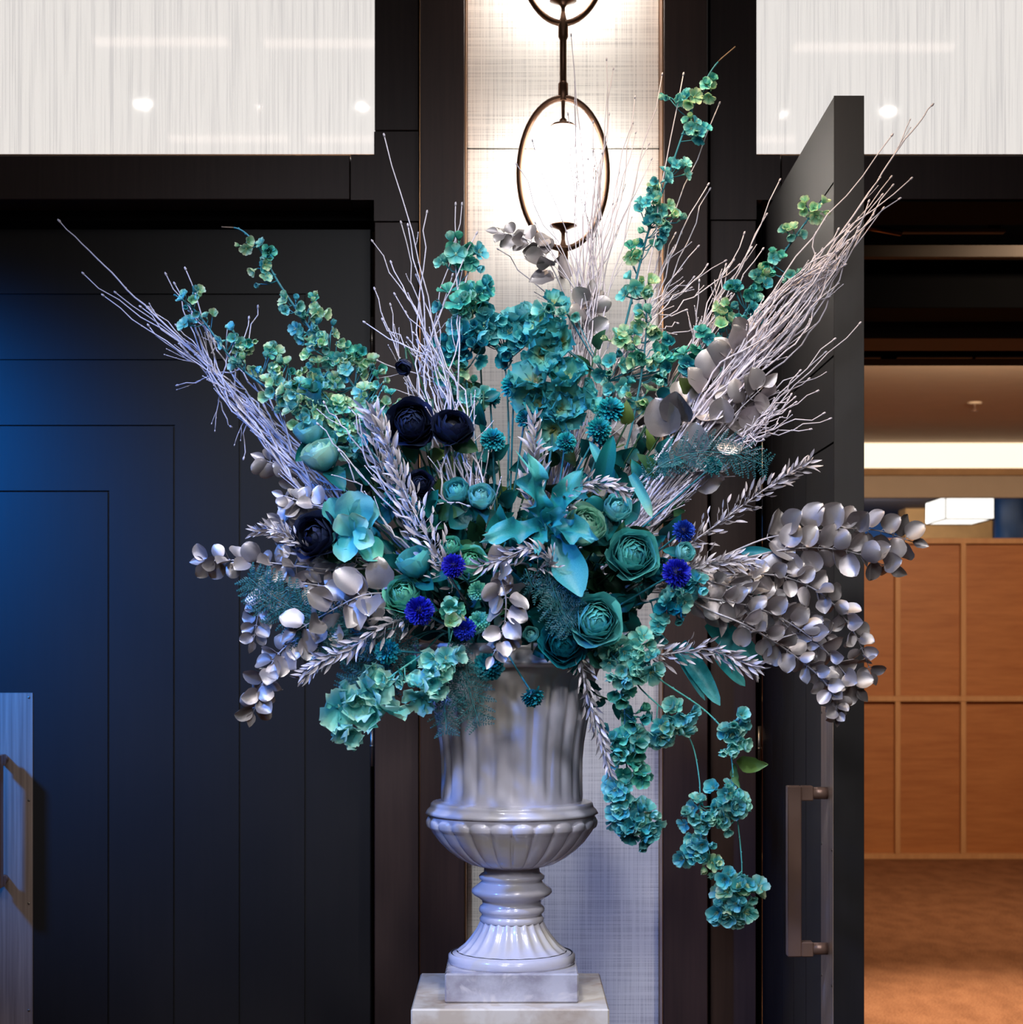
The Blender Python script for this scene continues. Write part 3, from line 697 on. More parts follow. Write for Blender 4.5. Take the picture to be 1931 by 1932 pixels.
bundle([(1337, 348), (1340, 357), (1290, 140), (1286, 440), (1318, 465), (1335, 500), (1345, 610), (1295, 585), (1262, 560), (1358, 195), (1395, 500)],
       [(1060, 1060, 3.46), (1130, 860, 3.47), (1200, 640, 3.50)], GU, 'thin white-painted twig rising on the right of the wall lamp', 3.53, 16, 6, spread=.42)
GV = 'twigs before the dark right column'
bundle([(1472, 340), (1405, 440), (1418, 468), (1370, 500), (1447, 405), (1320, 530), (1380, 560), (1440, 470)],
       [(1090, 1050, 3.46), (1190, 880, 3.47), (1300, 690, 3.5)], GV, 'thin white-painted twig in front of the dark right column', 3.5, 16, 6, spread=.30)
GR = 'twigs fanning to the upper right'
bundle([(1684, 255), (1682, 334), (1720, 337), (1698, 375), (1685, 350), (1600, 460), (1592, 480), (1580, 490), (1595, 500), (1650, 400), (1540, 440), (1620, 430), (1665, 368), (1560, 530), (1640, 380), (1565, 560)],
       [(1110, 1080, 3.40), (1215, 960, 3.37), (1350, 770, 3.36), (1480, 590, 3.36)], GR, 'slender white-painted twig in the dense bundle fanning to the upper right', 3.36, 34, 24, r0=.0036, spread=.13, slen=(.03, .09), wob=.0042)
twig((1760, 198, 3.36), [(1110, 1080, 3.40), (1215, 960, 3.37), (1360, 760, 3.36), (1560, 480, 3.36), (1690, 290, 3.36)], None, 'longest white-painted twig, its tip farthest to the upper right', r0=.0040, r1=.0011, nside=4, wob=.002, spread=.15)
GS = 'twigs reaching right below the dense bundle'
bundle([(1623, 610), (1558, 665), (1575, 640), (1543, 738), (1500, 750), (1487, 755), (1567, 790), (1555, 780), (1530, 810), (1440, 830), (1460, 770), (1510, 700)],
       [(1110, 1080, 3.40), (1230, 980, 3.38), (1370, 850, 3.37)], GS, 'thin white-painted twig reaching right under the dense right bundle', 3.36, 20, 10, spread=.35)
# twigs crossing the front of the mound
GF = 'twigs crossing low over the left of the mound'
for tp, v in (((612, 760), [(800, 1030), (700, 880)]), ((660, 770), [(815, 1040), (720, 900)]), ((885, 955), [(800, 950), (770, 945)]), ((640, 850), [(790, 1050), (700, 950)]), ((600, 800), [(830, 1080), (740, 960)])):
    twig((*tp, 3.2), [(*q, 3.22) for q in v], GF, 'thin white-painted twig crossing low over the left of the mound', r0=.0026, nside=3)

# ================================================================ SMALL BLOSSOMS
def flower_mesh(name, m, npet, cup, size_f, ruff=0, wf=w_petal, layers=1, nu=4, nv=4, inner=.7, tube_=0):
    k = MB()
    for ly in range(layers):
        for i in range(npet):
            a = 2*PI*(i+ly*.5)/npet+R.uniform(-.15, .15); c = cup+ly*.35+R.uniform(-.15, .15)
            b = blade(wf, nu, nv, .28, -.12, ruff, 2.4, ph=R.uniform(0, 6))
            Mx = Matrix.Rotation(a, 4, 'Z') @ Matrix.Rotation(c, 4, 'X') @ Matrix.Translation((0, .06, 0)) @ Matrix.Scale(size_f*(inner if ly else 1)*R.uniform(.88, 1.1), 4)
            k.merge(b, Mx)
    if tube_: 
        t = MB(); t.tube([(0, 0, -tube_), (0, 0, -tube_*.5), (0, 0, .03)], [.04, .09, .14], 6); k.merge(t, I4)
    return k.mesh(name, M_[m])
def stamen_mesh():
    k = MB()
    for i in range(7):
        a = i*2*PI/7; d = Vector((math.cos(a)*.25, math.sin(a)*.25, .5))*R.uniform(.7, 1.1); k.tube([(0, 0, 0), d*.6, d], [.018, .012, .012], 3); k.ball(d, .035, None, 4, 2)
    return k.mesh('stamens', M_['stamen'])
STAM = [stamen_mesh() for _ in range(2)]
BL = {}
for key in ('mint', 'aqua', 'lime', 'teal', 'sea', 'deepteal'):
    BL[key] = [flower_mesh('blossom', key, 5, c, .85, .03, tube_=.5) for c in (.25, .75, 1.1)]
BL['ruffle'] = [flower_mesh('ruffled_blossom', 'ruffle', 5, c, 1.0, .13, wf=lambda t: w_petal(t)*1.1, layers=1, nu=8, nv=6) for c in (.1, .4, .7)]
BL['wavymint'] = [flower_mesh('wavy_blossom', 'mint', 4, c, 1.15, .13, wf=lambda t: w_petal(t)*1.35, layers=1, nu=8, nv=5, tube_=.8) for c in (.25, .6, .95)]
BL['hydra'] = [flower_mesh('floret', q, 4, c, .9, .06, layers=1) for q, c in (('aqua', .2), ('aqua', .5), ('mint', .35), ('sea', .4))]

def blossoms(root, path, clusters, D, stemm, ped=True):
    pk = MB()
    for (cx, cy, r, n, size, kinds) in clusters:
        if n >= 4 and 'ruffle' not in kinds and 'wavymint' not in kinds: n = int(n*1.35)
        for i in range(n):
            a = R.uniform(0, 2*PI); q = r*math.sqrt((i+.5)/n)
            px, py = cx+q*math.cos(a), cy+q*math.sin(a)*1.0
            off = Vector((math.cos(a)*q/r, 0, -math.sin(a)*q/r)) if r else Vector((0, 0, 0))
            p = P(px, py, D-m2(r)*.6*math.sqrt(max(0, 1-(q/max(r, 1))**2))+R.uniform(-.008, .008))
            # nearest stem point, a bit further down
            j = min(range(len(path)), key=lambda j: (path[j]-p).length); b = path[max(0, j-1)]
            d = (off*.9+Vector((0, -.75, .1))+rv(.45)).normalized()
            kd = R.choice(kinds); s = m2(size)*R.uniform(.8, 1.15)
            mb = inst('blossom', R.choice(BL[kd]), root, place(p, zframe(d, R.uniform(0, 6)), s))
            if kd in ('mint', 'lime', 'aqua'):
                inst('stamens', R.choice(STAM), mb, place(p, zframe(d), s*.75))
            if ped: 
                e = p-d*s*.45; k_ = b.lerp(e, .5)-Vector((0, 0, .004)); pk.tube([b, k_, e], [.0011, .0009, .0012], 4)
    if pk.v: pk.build('pedicels', M_[stemm], root)['kind'] = 'stuff'
def blossom_branch(label, pts, clusters, D=3.35, stem='stemteal', r0=.0035, r1=.0014, bare=None, nodes=True, group=None, start=True):
    p3 = [P(x, y, D if len(q) == 0 else q[0]) for x, y, *q in pts]
    path = catmull(([seed_point()] if start else [])+p3, 8)
    root = thing('blossom_branch', path[0], label, 'flower branch', group)
    n = len(path); rad = [r0+(r1-r0)*i/(n-1) for i in range(n)]
    k = MB(); cut = n
    if bare: cut = int(n*bare)
    k.tube(path[:cut], rad[:cut], 6)
    if nodes:
        for i in range(3, cut, 3): k.ball(path[i]+rv(rad[i]*.6), rad[i]*1.45, None, 5, 3)
    k.build('stem', M_[stem], root)
    if bare:
        k = MB(); k.tube(path[cut-1:], rad[cut-1:], 5); k.build('bare_tip', M_['twigbare'], root)
    blossoms(root, path, clusters, D, stem)
    return root, path
A, B_, C_ = ('mint', 'aqua', 'lime'), ('mint', 'lime', 'lime', 'sea'), ('aqua', 'teal', 'mint')
blossom_branch('mint blossom branch leaning far left above the white twigs', [(820, 1000), (700, 880), (560, 770), (450, 690), (372, 590), (330, 556)],
    [(360, 572, 24, 7, 17, A), (352, 618, 14, 3, 17, A), (395, 600, 10, 2, 15, A), (437, 645, 24, 6, 17, A), (470, 640, 18, 4, 15, B_), (462, 690, 20, 5, 18, A), (505, 680, 28, 8, 19, B_), (545, 700, 26, 7, 19, B_), (520, 735, 24, 6, 19, A), (560, 760, 30, 8, 20, B_), (600, 790, 25, 5, 20, A)], 3.33)
blossom_branch('mint blossom branch with a bare brown tip at upper left', [(860, 1000), (760, 880), (690, 760), (600, 640), (530, 540), (490, 470), (455, 434), (418, 428)],
    [(464, 460, 12, 3, 16, B_), (507, 465, 20, 5, 18, ('sea', 'mint')), (490, 500, 14, 3, 17, A), (497, 530, 12, 3, 15, A), (545, 580, 20, 5, 18, A), (590, 580, 22, 6, 17, B_), (580, 620, 24, 7, 19, A), (620, 640, 26, 7, 18, A), (595, 665, 20, 5, 18, A), (640, 670, 22, 6, 18, B_), (660, 700, 24, 6, 18, A), (600, 700, 20, 5, 19, A), (690, 665, 16, 4, 17, B_), (700, 700, 18, 4, 17, B_), (640, 740, 30, 8, 19, B_), (700, 750, 26, 7, 18, B_), (620, 735, 22, 5, 22, C_)], 3.34, bare=.93)
blossom_branch('green and cream blossom branch left of the navy flower', [(840, 1020), (740, 900), (660, 800), (600, 730)],
    [(560, 790, 20, 5, 20, A), (690, 790, 26, 7, 18, B_), (650, 795, 24, 6, 19, B_), (720, 720, 16, 4, 17, B_), (735, 760, 18, 4, 17, B_), (760, 850, 22, 4, 20, B_), (600, 745, 26, 7, 19, B_), (640, 770, 24, 6, 19, B_), (560, 740, 24, 6, 19, A), (580, 770, 26, 7, 20, A), (690, 755, 22, 5, 18, B_), (720, 790, 18, 4, 18, A), (650, 830, 20, 4, 20, A), (690, 840, 20, 4, 20, C_)], 3.3)
blossom_branch('teal ruffled blossom spike standing left of the wall lamp', [(930, 1020), (900, 850), (872, 650), (862, 470)],
    [(858, 470, 22, 7, 24, ('sea', 'ruffle', 'mint')), (885, 490, 22, 5, 22, ('aqua', 'sea')), (845, 500, 12, 3, 20, ('mint',)), (860, 570, 30, 8, 25, ('sea', 'mint', 'teal')), (900, 555, 24, 6, 24, ('teal', 'sea')), (890, 610, 30, 7, 26, ('aqua', 'teal')), (860, 645, 28, 8, 25, ('teal', 'deepteal')), (890, 660, 24, 6, 25, ('teal', 'deepteal')), (860, 700, 24, 6, 23, ('mint', 'lime', 'sea')), (890, 740, 26, 6, 23, ('mint', 'sea'))], 3.36)
blossom_branch('tall mint blossom branch with bare tip reaching the top right of the lamp', [(1020, 1020, 3.42), (1100, 850, 3.46), (1170, 650), (1220, 450), (1262, 330), (1305, 210), (1345, 130), (1388, 88)],
    [(1272, 188, 14, 3, 18, C_), (1300, 190, 14, 4, 18, A), (1338, 168, 16, 4, 17, B_), (1310, 235, 16, 4, 18, A), (1325, 250, 12, 3, 18, C_), (1280, 322, 18, 4, 18, A), (1250, 345, 22, 5, 19, A), (1228, 360, 10, 3, 17, A), (1222, 395, 22, 5, 20, C_), (1255, 395, 24, 6, 20, A), (1235, 430, 22, 5, 21, C_), (1272, 415, 15, 3, 19, A), (1190, 470, 16, 4, 18, B_), (1225, 465, 14, 3, 19, C_)], 3.5, bare=.92)
blossom_branch('mint blossom branch beside the right edge of the white panel', [(1090, 1020), (1170, 880), (1205, 740), (1220, 620), (1215, 530)],
    [(1205, 540, 24, 6, 21, A), (1190, 555, 14, 3, 20, C_), (1225, 600, 22, 5, 21, A), (1180, 640, 20, 4, 20, A), (1215, 665, 24, 6, 21, B_), (1160, 640, 16, 3, 20, B_), (1235, 700, 18, 4, 20, C_), (1222, 755, 20, 4, 19, ('lime',)), (1195, 745, 16, 3, 18, A), (1240, 620, 12, 3, 20, A)], 3.44)
blossom_branch('mint and cream blossom branch reaching the open door edge', [(1130, 1020), (1240, 860), (1330, 700), (1400, 600), (1470, 490), (1520, 420), (1555, 375)],
    [(1545, 398, 16, 5, 17, ('lime', 'mint')), (1520, 392, 10, 3, 15, ('lime',)), (1496, 436, 16, 4, 17, ('lime', 'lime', 'mint')), (1462, 492, 18, 4, 18, ('sea', 'mint')), (1490, 515, 14, 3, 17, ('mint',)), (1440, 535, 22, 6, 19, A), (1400, 550, 24, 6, 19, ('sea', 'teal', 'mint')), (1410, 590, 26, 7, 20, C_), (1375, 585, 18, 4, 18, B_), (1365, 610, 20, 4, 18, ('lime',)), (1330, 640, 30, 8, 21, ('teal', 'sea')), (1310, 680, 24, 5, 21, ('teal', 'sea')), (1340, 700, 20, 4, 19, ('mint',))], 3.4)
blossom_branch('teal hydrangea-like flower head above the pompoms', [(960, 1020), (960, 800), (950, 640)],
    [(925, 595, 24, 4, 38, ('aqua', 'teal')), (968, 628, 28, 5, 40, ('aqua', 'teal', 'aqua')), (905, 575, 20, 5, 24, ('mint', 'lime')), (990, 650, 22, 5, 26, ('aqua', 'teal')), (925, 640, 22, 4, 32, ('teal', 'deepteal')), (970, 672, 16, 3, 30, ('deepteal', 'teal'))], 3.38)
blossom_branch('ruffled mint flower spike with yellow throats at the centre', [(1010, 1020), (1040, 850), (1045, 700), (1045, 580)],
    [(1040, 585, 14, 3, 34, ('ruffle', 'ruffle', 'mint')), (1030, 625, 20, 3, 44, ('ruffle',)), (1068, 645, 14, 2, 40, ('ruffle',)), (1018, 665, 10, 2, 42, ('ruffle',)), (1055, 680, 12, 2, 36, ('ruffle', 'aqua')), (1020, 735, 20, 3, 44, ('ruffle',)), (1072, 735, 20, 3, 44, ('ruffle',)), (1045, 775, 22, 3, 42, ('ruffle',)), (1090, 765, 12, 2, 38, ('ruffle',)), (1010, 770, 10, 2, 36, ('ruffle',)), (1050, 805, 8, 1, 36, ('ruffle',))], 3.33)
blossom_branch('teal blossom stem filling behind the ruffled centre spike', [(1040, 1020), (1130, 850), (1150, 700)],
    [(1150, 690, 24, 5, 22, C_), (1165, 730, 20, 4, 21, C_), (1270, 650, 20, 4, 22, ('teal', 'sea')), (1260, 700, 24, 5, 23, ('teal', 'sea')), (1000, 590, 16, 3, 20, B_), (1080, 590, 16, 3, 22, A)], 3.46)
# right hand side and rim
blossom_branch('teal hydrangea cluster low on the right of the mound', [(1120, 1170, 3.3), (1240, 1130, 3.22), (1290, 1120, 3.2)],
    [(1290, 1120, 24, 7, 24, ('aqua', 'teal', 'mint')), (1265, 1150, 20, 5, 22, ('teal', 'deepteal')), (1310, 1100, 14, 3, 22, ('aqua',)), (1245, 1185, 14, 4, 24, ('mint', 'aqua'))], 3.2)
blossom_branch('pale mint blossoms spilling over the right of the urn rim', [(1100, 1190, 3.3), (1150, 1230, 3.18), (1180, 1270, 3.16)],
    [(1160, 1230, 24, 6, 25, ('aqua', 'mint')), (1180, 1270, 30, 8, 26, ('mint', 'aqua')), (1220, 1260, 24, 6, 25, ('mint', 'aqua')), (1170, 1300, 18, 4, 23, ('mint', 'sea')), (1215, 1215, 18, 4, 24, ('mint',))], 3.17)
blossom_branch('teal blossom trail hanging over the white panel right of the urn', [(1140, 1220, 3.25), (1175, 1290, 3.18), (1180, 1380), (1185, 1470), (1200, 1560)],
    [(1200, 1355, 18, 5, 24, ('sea', 'teal')), (1165, 1395, 24, 6, 25, ('aqua', 'teal')), (1190, 1400, 24, 6, 25, ('sea', 'mint')), (1180, 1440, 26, 7, 24, ('mint', 'sea')), (1205, 1460, 18, 5, 22, ('sea', 'lime')), (1180, 1500, 28, 8, 25, ('mint', 'aqua')), (1170, 1530, 22, 5, 24, ('aqua',)), (1205, 1545, 32, 10, 25, ('aqua', 'teal', 'mint')), (1200, 1565, 26, 8, 24, ('aqua', 'teal')), (1225, 1555, 14, 4, 22, ('mint', 'lime'))], 3.2, r0=.002)
blossom_branch('aqua blossom trail arching right then dropping beside the white panel', [(1150, 1230, 3.25), (1210, 1300, 3.2), (1270, 1355), (1305, 1400), (1320, 1470), (1322, 1530), (1335, 1590)],
    [(1245, 1375, 22, 6, 24, ('aqua', 'mint')), (1285, 1345, 24, 6, 25, ('mint', 'aqua')), (1275, 1385, 18, 4, 24, ('mint', 'lime')), (1325, 1525, 26, 9, 23, ('aqua', 'mint')), (1345, 1555, 16, 4, 20, ('mint',)), (1305, 1545, 16, 4, 20, ('mint', 'aqua')), (1330, 1590, 24, 7, 23, ('aqua', 'mint')), (1305, 1610, 20, 6, 22, ('aqua', 'mint')), (1335, 1625, 18, 5, 20, ('aqua', 'lime'))], 3.2, 'stemmint', .0016, .0009)
r_, p_ = blossom_branch('longest aqua blossom trail, hanging lowest with a full cluster at its end', [(1180, 1230, 3.25), (1250, 1285, 3.2), (1330, 1340), (1372, 1390), (1383, 1450), (1388, 1510), (1398, 1600), (1400, 1650), (1392, 1700)],
    [(1385, 1365, 20, 6, 24, ('mint', 'aqua')), (1380, 1400, 22, 6, 24, ('aqua', 'mint')), (1365, 1500, 22, 6, 23, ('aqua', 'mint')), (1385, 1530, 24, 7, 23, ('mint', 'aqua')), (1372, 1555, 16, 4, 20, ('mint',)), (1370, 1665, 24, 7, 23, ('mint', 'aqua')), (1395, 1695, 36, 14, 24, ('mint', 'aqua', 'lime')), (1380, 1715, 28, 9, 23, ('aqua', 'mint')), (1418, 1680, 18, 5, 21, ('aqua', 'mint'))], 3.2, 'stemmint', .0018, .0009)
k = blade(w_ovate, 4, 8, .1, .1, .03, 3, fold=.2); inst('leaf', k.mesh('leaf', M_['leafolive']), r_, place(P(1390, 1436, 3.2), frame(P(1448, 1445, 3.18)-P(1390, 1436, 3.2), .5), m2(58)))
inst('leaf', k.mesh('leaf', M_['leafolive']), r_, place(P(1388, 1440, 3.2), frame(P(1393, 1490, 3.18)-P(1388, 1440, 3.2), 1.2), m2(48)))
blossom_branch('large wavy mint blossoms hanging at lower left', [(860, 1190, 3.3), (790, 1240, 3.16), (740, 1275, 3.14), (690, 1320, 3.14), (650, 1390, 3.14)],
    [(632, 1330, 16, 2, 36, ('wavymint',)), (685, 1312, 22, 3, 36, ('wavymint',)), (715, 1348, 14, 2, 40, ('wavymint',)), (652, 1388, 4, 1, 32, ('wavymint',)), (640, 1365, 6, 1, 30, ('wavymint',)), (740, 1280, 14, 3, 22, ('mint',)), (765, 1285, 8, 2, 20, ('mint',))], 3.14, 'stemmint', .0022, .0012)
blossom_branch('wavy mint blossoms hanging over the left of the urn rim', [(880, 1180, 3.3), (845, 1220, 3.14), (820, 1270, 3.12)],
    [(835, 1238, 18, 4, 30, ('wavymint', 'mint')), (815, 1275, 16, 3, 30, ('wavymint',)), (800, 1305, 12, 3, 27, ('wavymint',)), (862, 1250, 10, 2, 22, ('mint',)), (845, 1140, 14, 3, 24, ('sea', 'mint')), (850, 1180, 10, 2, 22, ('lime',))], 3.12, 'stemmint', .002, .0012)

# ================================================================ ROSES
def shell(th0, flare=.06, span=78, nu=9, nv=6, wave=.03):
    k = MB(); v = []; uv = []
    ph = R.uniform(0, 6)
    for j in range(nv+1):
        t = j/nv; pol = math.radians(160)+(th0-math.radians(160))*t
        for i in range(nu+1):
            u = 2*i/nu-1; az = math.radians(span)*u*(.35+.65*math.sin(PI*.5*min(1, t*1.5)))
            pp = pol+ (abs(u)**3)*.35*t + wave*2*math.sin(3*u+ph)*t
            r = 1+flare*t**6+wave*math.sin(5*u+ph)*t-.05*(u > 0)*abs(u)
            v.append((r*math.sin(pp)*math.cos(az), r*math.sin(pp)*math.sin(az), r*math.cos(pp))); uv.append(((u+1)/2, t))
    n = nu+1
    k.add(v, [(j*n+i, j*n+i+1, (j+1)*n+i+1, (j+1)*n+i) for j in range(nv) for i in range(nu)], uv); return k
rad_ = math.radians
SHELLS = [[shell(rad_(a), fl_, 72, wave=w_) for _ in range(2)] for a, fl_, w_ in ((82, .28, .09), (62, .16, .07), (50, .12, .07), (40, .10, .08), (30, .10, .09), (14, .12, .10))]
SM = {}
def shells(key):
    if key not in SM: SM[key] = [[q.mesh('petal', M_[key]) for q in L] for L in SHELLS]
    return SM[key]
CORE = {}
def core(key):
    if key not in CORE:
        k = MB(); k.ball((0, 0, -.25), (.66, .66, .55), None, 12, 7); CORE[key] = k.mesh('flower_head', M_[key])
    return CORE[key]
def sepal_mesh():
    k = MB()
    for i in range(5):
        k.merge(blade(w_lance, 2, 4, 0, -.2, 0, fold=.2), Matrix.Rotation(i*2*PI/5, 4, 'Z') @ Matrix.Translation((0, .25, -1.0)) @ Matrix.Rotation(.5, 4, 'X') @ Matrix.Scale(.9, 4))
    return k.mesh('sepals', M_['leafteal'])
SEP = sepal_mesh()
def rose(name, label, px, py, r, key, face=None, layers=(0, 1, 2, 3, 4, 5), D=None, cat='flower', leaves=2, squash=1, leafm='leafteal'):
    D = D if D is not None else front_D(px, py)-.01
    p = P(px, py, D); s = m2(r, D)/1.06
    d = Vector(face) if face else Vector(((px-955)/700, -1, -(py-1020)/600))
    d = d.normalized(); Rm = zframe(d, R.uniform(0, 6))
    b = seed_point(); bk = p-d*s*.95; mid = bk.lerp(b, .5)+Vector((0, .02, -.01))
    root = thing(name, b, label, cat)
    k = MB(); pth = catmull([b, mid, bk-d*.02, bk+d*.004], 5); k.tube(pth, .0022, 5); k.build('stem', M_['stemgreen'], root)
    head_ = inst('flower_head', core(key), root, place(p, Rm, s))
    rr = {0: 1.0, 1: .92, 2: .78, 3: .65, 4: .51, 5: .38, 6: .24}; nn = {0: 5, 1: 5, 2: 6, 3: 6, 4: 5, 5: 5, 6: 3}
    if 5 in layers: layers = tuple(layers)+(6,)
    sh = shells(key)
    for ly in layers:
        for i in range(nn[ly]):
            a = 2*PI*i/nn[ly]+ly*.7+R.uniform(-.15, .15)
            Rp = Rm @ Matrix.Rotation(a, 4, 'Z') @ Matrix.Rotation(R.uniform(-.07, .07), 4, 'Y')
            inst('petal', R.choice(sh[min(ly, 5)]), head_, place(p+d*s*(.02*ly+R.uniform(-.03, .05)), Rp, s*rr[ly]*R.uniform(.96, 1.05)))
    inst('sepals', SEP, root, place(p, Rm, s))
    lm = {'leafteal': L_teal, 'leafgreen': L_green}[leafm]
    for i in range(leaves):
        a = R.uniform(0, 2*PI); ld = (Rm.to_3x3() @ Vector((math.cos(a), math.sin(a), -.25))).normalized()
        inst('leaf', R.choice(lm), root, place(p-d*s*.9, frame(ld, R.uniform(-.6, .6)), s*1.9))
    return root
FULL = (0, 1, 2, 3, 4, 5); BUD = (1, 2, 4, 5)
rose('garden_rose', 'round teal many-petalled rose right of centre below the wavy leaves', 1195, 1046, 42, 'teal', (.15, -1, .15))
rose('garden_rose', 'bright teal many-petalled rose above the right side of the urn rim', 1125, 1170, 43, 'aqua' if 0 else 'teal', (.1, -1, .1), D=3.12)
rose('garden_rose', 'dark teal rose resting on the urn rim', 1064, 1213, 38, 'deepteal', (0, -1, .0), D=3.15)
rose('garden_rose', 'green-teal rose tucked under the bright rose at the rim', 1142, 1228, 28, 'sea', (.2, -1, -.4), D=3.19)
rose('garden_rose', 'pale green globe-shaped rose behind the wavy teal leaves', 1103, 992, 42, 'mint', (.3, -1, .5), (1, 2, 3, 4, 5), D=3.15)
rose('garden_rose', 'sea-green rose left of centre above the cobalt pompom', 762, 1122, 34, 'sea', (-.2, -1, .35), D=3.15)
rose('garden_rose', 'round teal rose seen from behind, left of the upper cobalt pompom', 783, 1060, 36, 'teal', (-.4, -.5, .9), (1, 2), D=3.14)
rose('garden_rose', 'large pale aqua bud leaning left under the mint blossoms', 606, 858, 38, 'mint', (-.45, -.5, .9), (1, 2, 4, 5), D=3.24)
rose('garden_rose', 'round aqua bud above the large pale bud at left', 583, 815, 30, 'aqua', (-.2, -.6, 1), (1, 2), D=3.27)
rose('garden_rose', 'teal rose bud left of the three behind the centre', 862, 928, 27, 'teal', (-.2, -1, .7), BUD, D=3.22)
rose('garden_rose', 'teal rose bud beside the wavy leaves at the centre', 908, 938, 27, 'aqua', (.1, -1, .7), BUD, D=3.2)
rose('garden_rose', 'small teal rosebud just above the upper cobalt pompom', 850, 1030, 20, 'sea', (-.1, -1, .6), BUD, D=3.13)
rose('garden_rose', 'sea-green rose partly hidden behind the upper cobalt pompom', 888, 1062, 30, 'sea', (.2, -1, .3), D=3.16)
rose('garden_rose', 'pale teal bud at right of the silver spray on top of the mound', 1165, 960, 28, 'aqua', (.2, -1, .5), BUD, D=3.17)
rose('garden_rose', 'teal bud beside the right cobalt pompom', 1292, 1042, 20, 'aqua', (.5, -1, .3), BUD, D=3.16)
rose('garden_rose', 'tiny teal bud above the urn rim left of the dark rose', 1002, 1198, 16, 'aqua', (-.1, -1, .4), BUD, D=3.13)
rose('garden_rose', 'deep teal rose low in the right of the mound', 1240, 1075, 26, 'deepteal', (.3, -1, .1), BUD, D=3.2)
rose('navy_rose', 'large open navy rose facing forward above the left of the mound', 775, 798, 40, 'navy', (.05, -1, .1), FULL, D=3.26, leafm='leafgreen')
rose('navy_rose', 'navy rose right of the large one, half hidden by twigs', 853, 805, 34, 'navy', (.2, -.8, .6), (0, 1, 2, 3), D=3.24, leafm='leafgreen')
rose('navy_rose', 'navy rose at the far left edge above the silver leaves', 595, 1012, 40, 'navy', (-.35, -1, .25), (0, 1, 2, 4), D=3.17, leafm='leafgreen')
rose('navy_rose', 'small navy rose beside the silver spray left of centre', 793, 912, 22, 'navy', (.1, -1, .2), FULL, D=3.2, leafm='leafgreen')
rose('navy_rose', 'small nodding navy bud above the large navy rose', 763, 692, 17, 'navy', (-.3, -.6, -.5), (1, 2), D=3.34, leaves=1, leafm='leafgreen')

# big-petalled teal peony at left, seen from the side
def w_wavy(t): return .30*math.sin(PI*min(1, .06+.86*t**1.15))**.85
def leaf_between(root, name, b, t, wpx, m, D0, D1, ruff=.0, roll=0, cup=.15, bend=.1, rf=2, wf=w_ovate, nu=6, nv=12, wn=.30, fold=0):
    pb, pt_ = P(*b, D0), P(*t, D1); L = (pt_-pb).length; s = m2(wpx)/2/L/wn
    k = blade(lambda q: wf(q)*s, nu, nv, cup, bend, ruff, rf, fold=fold, ph=R.uniform(0, 6))
    return k.build(name, M_[m], root, place(pb, frame(pt_-pb, roll), L))
pe = thing('peony', seed_point(), 'large loose peony with broad teal petals right of the left navy rose', 'flower')
k = MB(); k.tube(catmull([W[pe.name].translation, P(760, 1090, 3.25), P(680, 1010, 3.2)]), .0025, 5); k.build('stem', M_['stemgreen'], pe)
for b, t, w_, m, dd in (((668, 1010), (665, 930), 70, 'aqua', 3.17), ((668, 1010), (620, 945), 44, 'teal', 3.18), ((672, 1010), (698, 945), 50, 'aqua', 3.18), ((665, 1010), (640, 975), 40, 'mint', 3.15),
                        ((670, 1000), (700, 1025), 40, 'mint', 3.13), ((668, 1005), (690, 985), 50, 'mint', 3.14), ((660, 1010), (650, 1055), 44, 'aqua', 3.15), ((672, 1012), (715, 1050), 46, 'sea', 3.16), ((665, 1012), (632, 1030), 40, 'teal', 3.17)):
    leaf_between(pe, 'petal', b, t, w_, m, dd+.02, dd-.01, .03, R.uniform(-.3, .3), .35, .15, 2, lambda q: w_petal(q)*.66)

# ================================================================ POMPOMS
def pom_mesh(key, n, ln, wd, up=.25):
    k = MB()
    for i in range(n):
        z = 1-(i+.5)/n*1.45; r = math.sqrt(max(0, 1-z*z)); a = i*2.39996
        d = Vector((r*math.cos(a), r*math.sin(a), z)); b = blade(lambda q: wd*(.5+.5*math.sin(PI*min(1, q*.9))), 2, 3, .2, -up, 0)
        k.merge(b, place(d*.42, frame((d+Vector((0, 0, .25))+rv(.12)).normalized(), R.uniform(-.3, .3), d), ln*R.uniform(.85, 1.1)))
    me = k.mesh('florets', M_[key]); return me
POM = {'cobalt': [pom_mesh('cobalt', 190, .60, .14, -.15) for _ in range(2)], 'mum': [pom_mesh('mum', 130, .60, .20, -.25) for _ in range(2)], 'sea': [pom_mesh('sea', 110, .60, .20, -.25)]}
def pompom(label, px, py, r, key, D=None, face=None, up=None):
    D = D if D is not None else front_D(px, py)-.02
    p = P(px, py, D); s = m2(r, D); d = Vector(face or ((px-955)/500, -1, .3-(py-1020)/500)).normalized()
    b = Vector(up) if up else seed_point(); root = thing('pompom_flower', b, label, 'flower')
    k = MB(); k.tube(catmull([b, b.lerp(p, .55)+Vector((0, .01, .0)), p-d*s*.4], 6), .0019, 5); k.build('stem', M_['stemteal'], root)
    k = MB(); k.ball((0, 0, 0), .6, None, 10, 6); h = k.build('flower_head', M_[key], root, place(p, zframe(d), s))
    f = inst('florets', R.choice(POM[key]), h, place(p, zframe(d, R.uniform(0, 6)), s)); f['kind'] = 'stuff'
pompom('cobalt blue pompom flower highest left of centre', 856, 1068, 23, 'cobalt', 3.10)
pompom('largest cobalt blue pompom flower, left of centre', 792, 1153, 28, 'cobalt', 3.10)
pompom('cobalt blue pompom flower just above the urn rim left of centre', 877, 1187, 22, 'cobalt', 3.12)
pompom('cobalt blue pompom flower at the right of the mound', 1276, 1082, 28, 'cobalt', 3.12)
